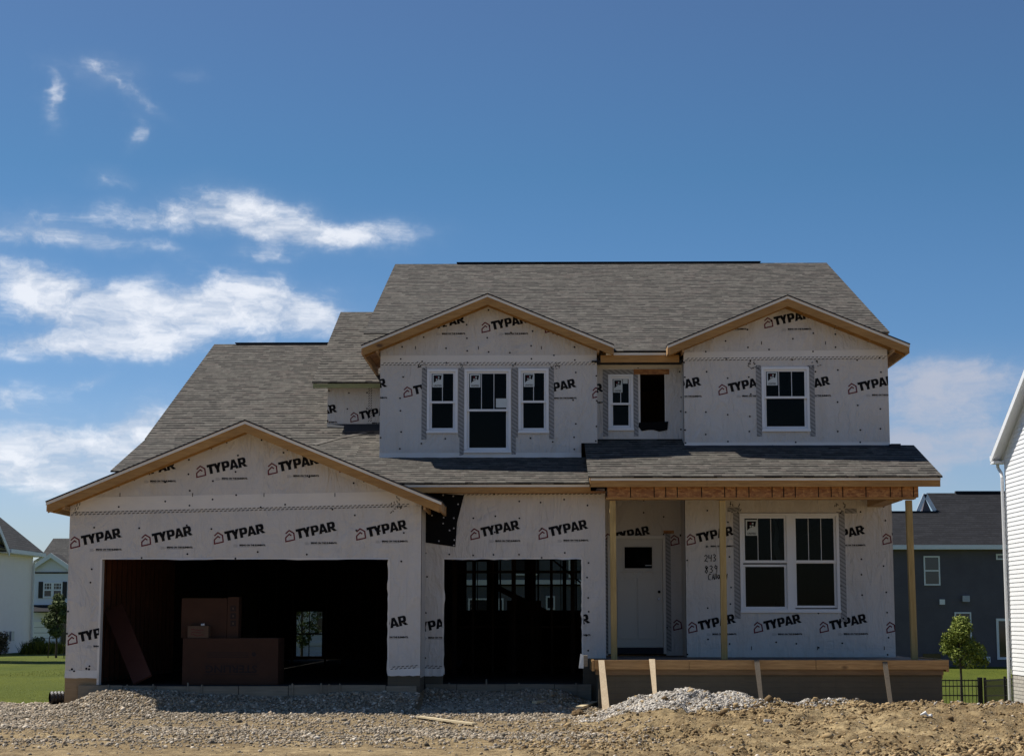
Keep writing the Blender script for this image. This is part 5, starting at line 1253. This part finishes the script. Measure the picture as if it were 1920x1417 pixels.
m.slab([(RX, ye, zev), (22.3, ye, zev), (22.3, ym, zev + sl * (ye - ym)), (RX, ym, zev + sl * (ye - ym))], .05, SHINGD, TRIMW, FELT)
m.slab([(22.3, HY0 - .38, zev), (RX, HY0 - .38, zev), (RX, ym, zev + sl * (ye - ym)), (22.3, ym, zev + sl * (ye - ym))], .05, SHINGD, TRIMW, FELT)
rr = part(m, 'roof', rh)
m = MB()
for (ya, yb) in ((ye, ym), (HY0 - .38, ym)):
    za, zb = zev, zev + sl * (ye - ym)
    m.hexa([(RX - .02, ya, za - .24), (RX + .02, ya, za - .24), (RX + .02, yb, zb - .24), (RX - .02, yb, zb - .24), (RX - .02, ya, za - .055), (RX + .02, ya, za - .055), (RX + .02, yb, zb - .055), (RX - .02, yb, zb - .055)], TRIMW)
    m.hexa([(RX + .02, ya, za - .20), (HX + .02, ya, za - .20), (HX + .02, yb, zb - .20), (RX + .02, yb, zb - .20), (RX + .02, ya, za - .18), (HX + .02, ya, za - .18), (HX + .02, yb, zb - .18), (RX + .02, yb, zb - .18)], TRIMW)
m.box(RX - .02, HX + .05, HY1, ye - .01, zev - .26, zev - .19, TRIMW)
part(m, 'rake_trim', rr)
m = MB(); m.box(RX + .0, 22, ye + .002, ye + .12, zev - .14, zev - .02, TRIMW); part(m, 'gutter', rr)
m = MB(); dx_ = HX - .09; m.tube([(dx_ + .0, ye + .03, zev - .14), (dx_, ye + .02, zev - .35), (dx_ - .0, HY1 + .06, zev - .52), (dx_, HY1 - .02, zev - .65), (dx_, HY1 - .02, -1.4)], .045, TRIMW, 8); part(m, 'downspout', rh)

# charcoal house behind on the right
dh = 92.0; hb = empty('charcoal_house', (30, dh + 4, -.8)); tag(hb, 'dark charcoal sided two storey house with white trimmed windows behind the right neighbour', 'house')
def ax_(px, py=1100, d=dh): return at(px, py, d)
hx0_, hx1_ = ax_(1560)[0], ax_(2080)[0]; hzt = ax_(1800, 1030)[1]
m = MB(); siding(m, (hx0_, dh), (hx1_, dh), -1.0, hzt, SID_D, .15, .02); m.box(hx0_, hx1_, dh + .02, dh + 9, -1, hzt, SID_D); part(m, 'wall', hb)
m = MB(); m.box(hx0_ - .1, hx1_ + .1, dh - .5, dh - .45, hzt + .0, hzt + .22, TRIMW); m.box(hx0_ - .1, hx1_ + .1, dh - .45, dh, hzt, hzt + .03, TRIMW); part(m, 'eave_trim', hb)
r1 = ax_(1700, 960, dh + 4)[1]; r2 = ax_(1800, 925, dh + 5)[1]; xs1 = ax_(1737, 925, dh + 5)[0]
m = MB(); m.slab([(hx0_ - .2, dh - .5, hzt + .2), (hx1_ + .2, dh - .5, hzt + .2), (hx1_ + .2, dh + 4.0, r1), (hx0_ - .2, dh + 4.0, r1)], .05, SHINGD)
ys2 = dh + 4.0
m.slab([(hx0_ - .2, dh + 9.5, hzt + .2), (hx1_ + .2, dh + 9.5, hzt + .2), (hx1_ + .2, dh + 4.0, r1), (hx0_ - .2, dh + 4.0, r1)], .05, SHINGD)
r2y = dh + 4 + (r2 - r1) / ((r1 - hzt - .2) / 4.5); r2 = ax_(1800, 924, r2y)[1]; xs1 = ax_(1737, 925, r2y)[0]; xs2 = ax_(1757, 960, dh + 4)[0]
m.slab([(xs2, dh + 4.0, r1 - .01), (hx1_, dh + 4.0, r1 - .01), (hx1_, r2y, r2), (xs1, r2y, r2)], .05, SHINGD)
rb = part(m, 'roof', hb)
m = MB(); m.box(ax_(1791, 924, r2y)[0], hx1_, r2y - .15, r2y + .15, r2, r2 + .1, FELT); m.box(hx0_, ax_(1757, 960, dh + 4)[0], dh + 3.9, dh + 4.1, r1, r1 + .06, FELT); part(m, 'ridge_vent', rb)
# small white trimmed gable peeping over the ridge
gy = dh + 4.3; pa, pb, pc = at(1735, 926, gy), at(1719, 964, gy), at(1756, 962, gy)
m = MB(); m.prism(ccw([(pb[0] + .2, pb[1] - .3), (pc[0] - .1, pc[1] - .3), (pa[0], pa[1] - .2)]), gy + .065, gy + .5, SID_D); gb = part(m, 'small_gable', hb)
m = MB()
for p_, q_ in ((pb, pa), (pa, pc)):
    for q in stroke([p_, q_], .20): m.prism(q, gy, gy + .06, TRIMW)
part(m, 'rake_trim', gb)
def pxwin(par, a, b, c, e, y, **k):
    p, q = at(a, b, y), at(c, e, y); return nwin(par, p[0], q[0], q[1], p[1], y - .02, **k)
pxwin(hb, 1731, 1042, 1763, 1097, dh); pxwin(hb, 1789, 1147, 1822, 1200, dh); pxwin(hb, 1867, 1038, 1915, 1049, dh, split=False)
sgd = pxwin(hb, 1867, 1159, 1912, 1236, dh, split=False, f=.12)
m = MB(); a, b = at(1730, 1225, dh), at(1764, 1240, dh); m.box(a[0], b[0], dh - .06, dh - .03, b[1], a[1], DARKGLASS); part(m, 'basement_window', hb)
m = MB(); a = at(1766, 1128, dh); m.box(a[0] - .13, a[0] + .13, dh - .12, dh - .02, a[1] - .13, a[1] + .13, TRIMW); part(m, 'vent_cover', hb)
m = MB(); a = at(1810, 1122, dh); m.box(a[0] - .18, a[0] + .18, dh - .2, dh - .02, a[1] - .15, a[1] + .15, STEEL); part(m, 'vent_cover', hb)
m = MB(); a = at(1850, 1236, dh); m.box(a[0] - .15, a[0] + .15, dh - .15, dh - .02, a[1] - .15, a[1] + .15, TRIMW); part(m, 'vent_cover', hb)
m = MB(); m.box(hx0_, hx1_, dh - .0 + .01, dh + 9, -1.8, -1.0, noisy('house_base', (.1, .1, .1), (.14, .14, .13))); part(m, 'foundation', hb)

# ivory house on the left
dl = 100.0; hl = empty('ivory_house', (-32, dl + 4, -.2)); tag(hl, 'ivory sided house with grey roof and downspout, cut off by the left edge', 'house')
XI = at(60, 1100, dl)[0]; zt_ = at(40, 1041, dl)[1]; zb_ = -.5; YN = 66.0
m = MB(); siding(m, (XI, YN), (XI, dl), zb_ + .3, zt_, SID_L, .15, .018); m.box(XI - 11, XI - .02, YN, dl, zb_, zt_, SID_L)
# cross gable facing the garden
yc, yh = 88.1, 5.2; gs_ = .62
m.face([(XI, yc - yh, zt_), (XI, yc + yh, zt_), (XI, yc, zt_ + gs_ * yh)], SID_L)
for yy in (dl - .01,): m.prism([(XI - 11, zt_), (XI, zt_), (XI - 5.5, zt_ + .78 * 5.5)], yy - .1, yy, SID_L)
part(m, 'wall', hl)
m = MB(); ex = XI + .5; rz = zt_ + .16; rt = rz + .78 * 6
m.slab([(ex, YN - .4, rz), (ex, dl + .4, rz), (ex - 6, dl + .4, rt), (ex - 6, YN - .4, rt)], .08, SHINGG, TRIMW)
m.slab([(ex - 12, dl + .4, rz), (ex - 12, YN - .4, rz), (ex - 6, YN - .4, rt), (ex - 6, dl + .4, rt)], .08, SHINGG, TRIMW)
for sg in (-1, 1): m.slab([(XI + .5, yc + sg * (yh + .4), rz - .1), (XI - 5, yc + sg * (yh + .4), rz - .1), (XI - 5, yc, rz + gs_ * (yh + .4) - .1), (XI + .5, yc, rz + gs_ * (yh + .4) - .1)], .06, SHINGG, TRIMW)
rl = part(m, 'roof', hl)
m = MB()
for sg in (-1, 1):
    ya, yb, za, zb2_ = yc + sg * (yh + .4), yc, rz - .1, rz + gs_ * (yh + .4) - .1
    m.hexa([(XI + .5, ya, za - .32), (XI + .56, ya, za - .32), (XI + .56, yb, zb2_ - .32), (XI + .5, yb, zb2_ - .32), (XI + .5, ya, za - .02), (XI + .56, ya, za - .02), (XI + .56, yb, zb2_ - .02), (XI + .5, yb, zb2_ - .02)], TRIMW)
m.box(ex + .0, ex + .12, yc + yh + .45, dl + .38, rz - .24, rz - .03, TRIMW); m.box(XI + .01, ex - .0, yc + yh, dl + .3, rz - .25, rz - .21, TRIMW)
part(m, 'eave_trim', rl)
m = MB(); m.tube([(ex + .05, dl - .1, rz - .25), (XI + .12, dl - .12, zt_ - .35), (XI + .1, dl - .12, zt_ - .6), (XI + .1, dl - .12, zb_ + .2)], .07, TRIMW, 8); part(m, 'downspout', hl)
m = MB(); m.box(XI - 10.9, XI - .012, YN + .1, dl - .1, zb_ - .5, zb_ + .3, noisy('left_base', (.4, .38, .34), (.5, .47, .42))); part(m, 'foundation', hl)
ym_ = XI / ((16 - 1015) / FPX) ; m = MB(); zc = at(16, 1205, ym_)[1]; m.box(XI + .02, XI + .15, ym_ - .15, ym_ + .15, zc - .5, zc + .6, STEEL); m.box(XI + .02, XI + .2, ym_ + .35, ym_ + .9, zc + .1, zc + .6, STEEL); part(m, 'utility_meter', hl)
# pale blue house
d2 = 135.0; h2 = empty('pale_blue_house', (-42, d2 + 5, -.3)); tag(h2, 'pale blue house with black shuttered windows seen between the ivory house and the garage', 'house')
def a2(px, py): return at(px, py, d2)
X0, X1 = a2(40, 1100)[0], a2(160, 1100)[0]; zg = a2(98, 1041); ze2 = a2(60, 1066)[1]
m = MB(); gl = a2(62, 1066)[0]; gr_ = 2 * zg[0] - gl
siding(m, (X0, d2), (X1, d2), a2(0, 1147)[1], ze2, SID_B, .17, .02); m.box(X0, X1, d2 + .03, d2 + 9, -.6, ze2, SID_B)
m.prism(ccw([(gl, ze2), (gr_, ze2), (zg[0], zg[1] - .1)]), d2, d2 + .2, SID_B); part(m, 'wall', h2)
m = MB()
for q in stroke([(gl - .3, ze2 - .15), (zg[0], zg[1]), (gr_ + .3, ze2 - .15)], .3): m.prism(q, d2 - .4, d2 - .3, TRIMW)
part(m, 'rake_trim', h2)
rdg = at(100, 1009, d2 + 5)[1]
m = MB(); m.slab([(a2(55, 1078)[0], d2 - .1, a2(0, 1073)[1]), (X1 + 4, d2 - .1, a2(0, 1073)[1]), (X1 + 4, d2 + 5, rdg), (at(100, 1009, d2 + 5)[0], d2 + 5, rdg)], .08, SHINGG)
for sg in (-1, 1): m.slab([(zg[0] + sg * (zg[0] - gl + .3), d2 - .35, ze2 - .02), (zg[0] + sg * (zg[0] - gl + .3), d2 + 3, ze2 - .02), (zg[0], d2 + 3, zg[1] + .14), (zg[0], d2 - .35, zg[1] + .14)], .06, SHINGG)
part(m, 'roof', h2)
for (a, b) in ((82, 98.5), (99.5, 117)): p, q = a2(a, 1091), a2(b, 1120); nwin(h2, p[0], q[0], q[1], p[1], d2 - .05, grid_=True, f=.1)
for (a, b) in ((73, 80), (118, 125)): p, q = a2(a, 1090), a2(b, 1121); m = MB(); m.box(p[0], q[0], d2 - .08, d2 - .02, q[1], p[1], FENCE); part(m, 'shutter', h2)
m = MB(); p, q = a2(62, 1136), a2(150, 1146); m.slab([(p[0], d2 - 1.6, q[1]), (q[0], d2 - 1.6, q[1]), (q[0], d2 - .02, p[1] + .1), (p[0], d2 - .02, p[1] + .1)], .08, SHINGD); part(m, 'entry_roof', h2)
m = MB(); p, q = a2(64, 1165), a2(112, 1206); m.box(p[0], q[0], d2 - .1, d2 - .02, q[1], p[1], TRIMW)
for k in range(1, 4): zz = q[1] + (p[1] - q[1]) * k / 4; m.box(p[0] + .05, q[0] - .05, d2 - .115, d2 - .101, zz - .03, zz + .0, GREYINK)
part(m, 'garage_door', h2)
m = MB(); p, q = a2(116, 1150), a2(135, 1206); m.box(p[0], q[0], d2 - .06, d2 - .02, q[1], p[1], DARKGLASS); part(m, 'entry_shade_panel', h2)  # flat dark panel painted in for the shade of the entry
# slate house and white house seen through the building
h3 = empty('slate_house', (-3, 84, -.2)); tag(h3, 'slate blue house glimpsed through the studs of the middle opening', 'house')
m = MB(); siding(m, (-7.5, 80), (9, 80), -.6, 6.0, SID_S, .15, .02); m.box(-7.5, 9, 80.03, 88, -.6, 6.0, SID_S); part(m, 'wall', h3)
m = MB(); m.box(-7.6, 9.1, 79.9, 79.98, 3.05, 3.3, TRIMW); m.box(-7.7, 9.2, 79.5, 79.6, 5.9, 6.15, TRIMW); part(m, 'trim_band', h3)
m = MB(); m.slab([(-7.8, 79.5, 6.1), (9.3, 79.5, 6.1), (9.3, 84, 8), (-7.8, 84, 8)], .06, SHINGD); m.slab([(9.3, 88.5, 6.1), (-7.8, 88.5, 6.1), (-7.8, 84, 8), (9.3, 84, 8)], .06, SHINGD); part(m, 'roof', h3)
for (a, b, c, e) in ((-3.2, -2.2, .9, 2.5), (-1.2, -.1, 3.5, 5.0), (.2, .6, 2.0, 2.6), (1.2, 1.35, 3.4, 5.0), (-1.9, -1.65, 1.9, 2.5), (.9, 1.5, 1.3, 1.9)): nwin(h3, a, b, c, e, 79.97, split=(b - a > .8))
h4 = empty('back_lot_house', (-11, 84, -.2)); tag(h4, 'white sided house glimpsed through the rear window of the garage', 'house')
m = MB(); siding(m, (-14, 80.0), (-8.0, 80.0), -.6, 5.5, SID_B, .15, .02); m.box(-14, -8.0, 80.03, 88, -.6, 5.5, SID_B); part(m, 'wall', h4)
m = MB(); m.slab([(-14.3, 79.5, 5.4), (-7.9, 79.5, 5.4), (-7.9, 84, 7.3), (-14.3, 84, 7.3)], .06, SHINGD); m.slab([(-7.9, 88.5, 5.4), (-14.3, 88.5, 5.4), (-14.3, 84, 7.3), (-7.9, 84, 7.3)], .06, SHINGD); part(m, 'roof', h4)
nwin(h4, -9.9, -9.35, .95, 2.4, 79.97); m = MB(); m.box(-14, -8.0, 79.93, 79.98, .45, .6, TRIMW); m.box(-10.35, -10.1, 79.92, 79.99, .6, 3, TRIMW); part(m, 'trim_band', h4)

# a house and two trees across the street, seen only as dark reflections in the panes
h5 = empty('street_house', (2, -34, 0)); tag(h5, 'dark grey house across the street, seen only reflected in the window panes', 'house')
m = MB(); siding(m, (9, -30), (-8, -30), 0, 5.8, SID_D, .2, .03); m.box(-8, 9, -40, -30.03, 0, 5.8, SID_D); part(m, 'wall', h5)
m = MB(); m.slab([(-8.5, -29.5, 5.7), (9.5, -29.5, 5.7), (9.5, -35, 9), (-8.5, -35, 9)], .06, SHINGD); m.slab([(-8.5, -40.5, 5.7), (9.5, -40.5, 5.7), (9.5, -35, 9), (-8.5, -35, 9)], .06, SHINGD); part(m, 'roof', h5)
for (a, b, c, e) in ((-6, -4.6, 1, 2.6), (-2, -.6, 1, 2.6), (3, 4.4, 1, 2.6), (-5.4, -4, 3.6, 5), (4, 5.4, 3.6, 5), (0, 1.2, 3.6, 5)):
    m = MB(); 
    for (p, q, r_, s_) in ((a, b, c, c + .1), (a, b, e - .1, e), (a, a + .1, c + .1, e - .1), (b - .1, b, c + .1, e - .1)): m.box(p, q, -29.98, -29.9, r_, s_, TRIMW)
    w = part(m, 'window', h5); m = MB(); m.box(a + .08, b - .08, -29.97, -29.95, c + .08, e - .08, DARKGLASS); part(m, 'pane', w)

# ---------------------------------------------------------------- trees and shrubs
def foliage(name, centres, n, size, mt, parent=None, flat=.5, seed=0):
    rg = np.random.default_rng(seed); C = np.array([c[:3] for c in centres]); Rr = np.array([c[3] for c in centres])
    w = Rr ** 2.4; k = rg.choice(len(C), n, p=w / w.sum()); dv = rg.normal(size=(n, 3)); dv /= np.linalg.norm(dv, axis=1, keepdims=True)
    P = C[k] + dv * (Rr[k] * rg.uniform(.35, 1.08, n) ** .6)[:, None] * np.array([1, 1, .9])
    nn = rg.normal(size=(n, 3)) * .8 + dv * .7 + np.array([0, 0, .5]); nn /= np.linalg.norm(nn, axis=1, keepdims=True)
    t = np.cross(nn, rg.normal(size=(n, 3))); t /= np.linalg.norm(t, axis=1, keepdims=True); b = np.cross(nn, t)
    s = (size * rg.uniform(.6, 1.35, n))[:, None]
    V = np.stack([P - t * s, P + b * s * .42 - nn * s * .12, P + t * s, P - b * s * .42 - nn * s * .12], 1).reshape(-1, 3)
    Fc = np.arange(4 * n).reshape(n, 4); rnd = np.repeat(np.clip(rg.normal(.5, .22, n) + (rg.random(len(C)) * .3 - .15)[k], 0, 1), 4)
    o = trimesh(name, V, Fc, rnd, mt)
    if parent is not None: adopt(o, parent)
    return o
def tree(name, x, y, z, h, w, crown_z, mt, n, size, label, cat='tree', seed=1, stake=False, taper=.75):
    rg = random.Random(seed); root = empty(name, (x, y, z)); tag(root, label, cat)
    m = MB(); pts = [(x + rg.uniform(-.02, .02) * h * .3 * t, y, z - .1 + t * h * .93) for t in (0, .2, .4, .6, .8, 1)]
    m.tube(pts, [.035 * h / 2 * (1 - .85 * t) + .008 for t in (0, .2, .4, .6, .8, 1)], BARK, 8)
    cs = []
    for i in range(24):
        t = (i + rg.random()) / 24; zz = z + crown_z + (h - crown_z) * (.06 + .9 * t); prof = math.sin(math.pi * (t ** taper * .9 + .08)) ** .8
        a = rg.uniform(0, 6.28); rr_ = w / 2 * prof * rg.uniform(.35, .85); c = (x + rr_ * math.cos(a), y + rr_ * math.sin(a), zz)
        m.tube([(x, y, z + crown_z * .9 + (zz - z - crown_z) * .6), ((x + c[0]) / 2, (y + c[1]) / 2, zz - .08 * h), c], [.012 * h / 2, .008 * h / 2, .004], BARK, 5)
        cs.append((*c, w * rg.uniform(.12, .2)))
    part(m, 'trunk', root, smooth=True)
    foliage('crown', cs, n, size, mt, root, seed=seed)
    if stake:
        for sx in (-1, 1): m = MB(); m.tube([(x + sx * .35, y, z - .1), (x + sx * .30, y, z + h * .36)], .025, BARK, 6); part(m, 'support_stake', root)
    return root
def gl_(x, y): return float(base(np.array([x]), np.array([y]))[0])
ty = 64.0; tx_ = at(1800, 1200, ty)[0]; tz = gl_(tx_, ty)
tree('young_tree', tx_, ty, tz, at(1806, 1160, ty)[1] - tz, 1.85, at(0, 1247, ty)[1] - tz, LEAF_Y, 5200, .062, 'young bright green tree behind the black fence on the right', seed=4, taper=.5)
tree('unseen_tree', -24.5, 69.5, gl_(-24.5, 69.5), 10.5, 7.5, 2.6, LEAF_G, 5000, .22, 'broad tree beyond the left edge of the picture, unseen, added to cast a shadow on the lawn', seed=9)  # unseen tree, added so that its shadow darkens the far lawn
ty = 78.0; tx_ = at(106, 1200, ty)[0]; tz = gl_(tx_, ty)
tree('street_tree', tx_, ty, tz, at(0, 1117, ty)[1] - tz, 1.35, at(0, 1193, ty)[1] - tz, LEAF_G, 4800, .062, 'slim dark green tree between the ivory house and the garage wall', seed=6, stake=True, taper=.62)
tx_ = at(566, 1200, 68)[0]; tree('garden_tree', tx_, 68, gl_(tx_, 68), 3.0, 1.3, .6, LEAF_G, 1500, .07, 'leafy tree glimpsed through the rear window of the garage', seed=12)
def shrub(name, px, py0, py1, wpx, d, mt, n, size, label, seed):
    x, zt_ = at(px, py0, d); zb_ = gl_(x, d); h = zt_ - zb_; w = wpx / FPX * d; rg = random.Random(seed)
    cs = [(x + rg.uniform(-.35, .35) * w, d + rg.uniform(-.3, .3) * w, zb_ + h * rg.uniform(.2, .75), .25 * h) for _ in range(14)]
    root = empty(name, (x, d, zb_)); tag(root, label, 'shrub'); m = MB()
    for c in cs: m.tube([(x, d, zb_ - .05), c[:3]], [.02, .008], BARK, 5)
    parts(m, 'stem', root); foliage('leaves', cs, n, size, mt, root, seed=seed)
shrub('garden_shrub', 70, 1186, 1218, 20, 96, LEAF_G, 900, .07, 'rounded green shrub at the corner of the ivory house', 2)
shrub('reddish_shrub', 3, 1180, 1226, 14, 90, LEAF_R, 900, .07, 'dull reddish shrub at the left edge of the picture', 3)
m = MB()   # bed of tall grass by the ivory house
def blades(name, X, Y, H, Wd, mt, zf=None, lean=.35):
    n = len(X); Z = (zf or (lambda a, b: lawn_z(a, b)))(X, Y); a = RNG.uniform(0, 6.28, n); ux, uy = np.cos(a) * Wd, np.sin(a) * Wd
    lxv, lyv = RNG.normal(0, lean, n) * H, RNG.normal(0, lean, n) * H
    V = np.stack([np.stack([X - ux, Y - uy, Z - .01], 1), np.stack([X + ux, Y + uy, Z - .01], 1), np.stack([X + lxv, Y + lyv, Z + H], 1)], 1).reshape(-1, 3)
    return trimesh(name, V, np.arange(3 * n).reshape(n, 3), np.repeat(RNG.random(n), 3), mt)
xa_, xb_ = at(62, 1200, 94)[0], at(122, 1200, 94)[0]
X = RNG.uniform(xa_, xb_, 2600); Y = RNG.uniform(91.5, 95, 2600)
o = blades('garden_grass', X, Y, RNG.uniform(.25, .75, 2600), .03, GRASS); tag(o, 'bed of tall grasses beside the ivory house', 'plant bed'); o['kind'] = 'stuff'
X = RNG.uniform(-15, -8.15, 60000); Y = 31.6 + RNG.exponential(7.5, 60000); k = (Y < 70) & (Y > lawn_edge(X) + .02) & (X < -8.1); X, Y = X[k], Y[k]
X2 = RNG.uniform(10, 24, 14000); Y2 = RNG.uniform(50, 90, 14000); X = np.concatenate([X, X2]); Y = np.concatenate([Y, Y2])
o = blades('grass', X, Y, RNG.uniform(.012, .036, len(X)) * np.where(Y > 48, 1.5, 1), np.where(Y > 48, .012, .006), GRASS); tag(o, kind='stuff')
# cage-like rack next to the ivory house
m = MB(); dd = 92; a, b = at(45, 1206, dd), at(61, 1226, dd)
for xx in (a[0], (a[0] + b[0]) / 2, b[0]):
    for yy in (dd, dd + .5): m.bar((xx, yy, b[1] - .1), (xx, yy, a[1]), .035, .035, FENCE)
for zz in (a[1], (a[1] + b[1]) / 2): 
    for yy in (dd, dd + .5): m.bar((a[0], yy, zz), (b[0], yy, zz), .035, .035, FENCE)
thing1(m, 'garden_rack', 'dark wire rack standing on the lawn by the ivory house corner', 'rack')

# black fence on the right
def fence(name, p, q, base_a, base_b, h, label, posts):
    root = empty(name, (p[0], p[1], base_a)); tag(root, label, 'fence', 'runs of black fence'); P, Q = Vector((*p, base_a)), Vector((*q, base_b)); L = (Q - P).length; n = int(L / .115)
    m = MB()
    for i in range(n + 1): c = P.lerp(Q, i / n); m.bar(c, c + Vector((0, 0, h)), .018, .018, FENCE)
    for zz in (h - .03, h - .20, h - .48, .12): m.bar(P + Vector((0, 0, zz)), Q + Vector((0, 0, zz)), .025, .035, FENCE)
    part(m, 'picket_panel', root)
    for t, w in posts: c = P.lerp(Q, t); m = MB(); m.bar(c - Vector((0, 0, .1)), c + Vector((0, 0, h + .06)), w, w, FENCE); part(m, 'post', root)
fy = 56.0; fx0, fzt = at(1752, 1273, fy); fx1 = at(1837, 1273, fy)[0]; hh = 1.35
fence('metal_fence', (fx0 - 6, fy), (fx1, fy), fzt - hh, fzt - hh, hh, 'black metal picket fence run between the porch and the thick post', [(.0, .07), (.5, .07), (1, .13)])
fx2 = at(1848, 1273, fy - .3)[0]
fence('metal_fence', (fx2, fy - .2), (at(1925, 1262, 51)[0], 51.0), fzt - hh, at(0, 1268, 51)[1] - hh, hh, 'black metal picket fence run slanting towards the white house', [(0, .07), (.5, .07), (1, .07)])
print('objects', len(bpy.data.objects))
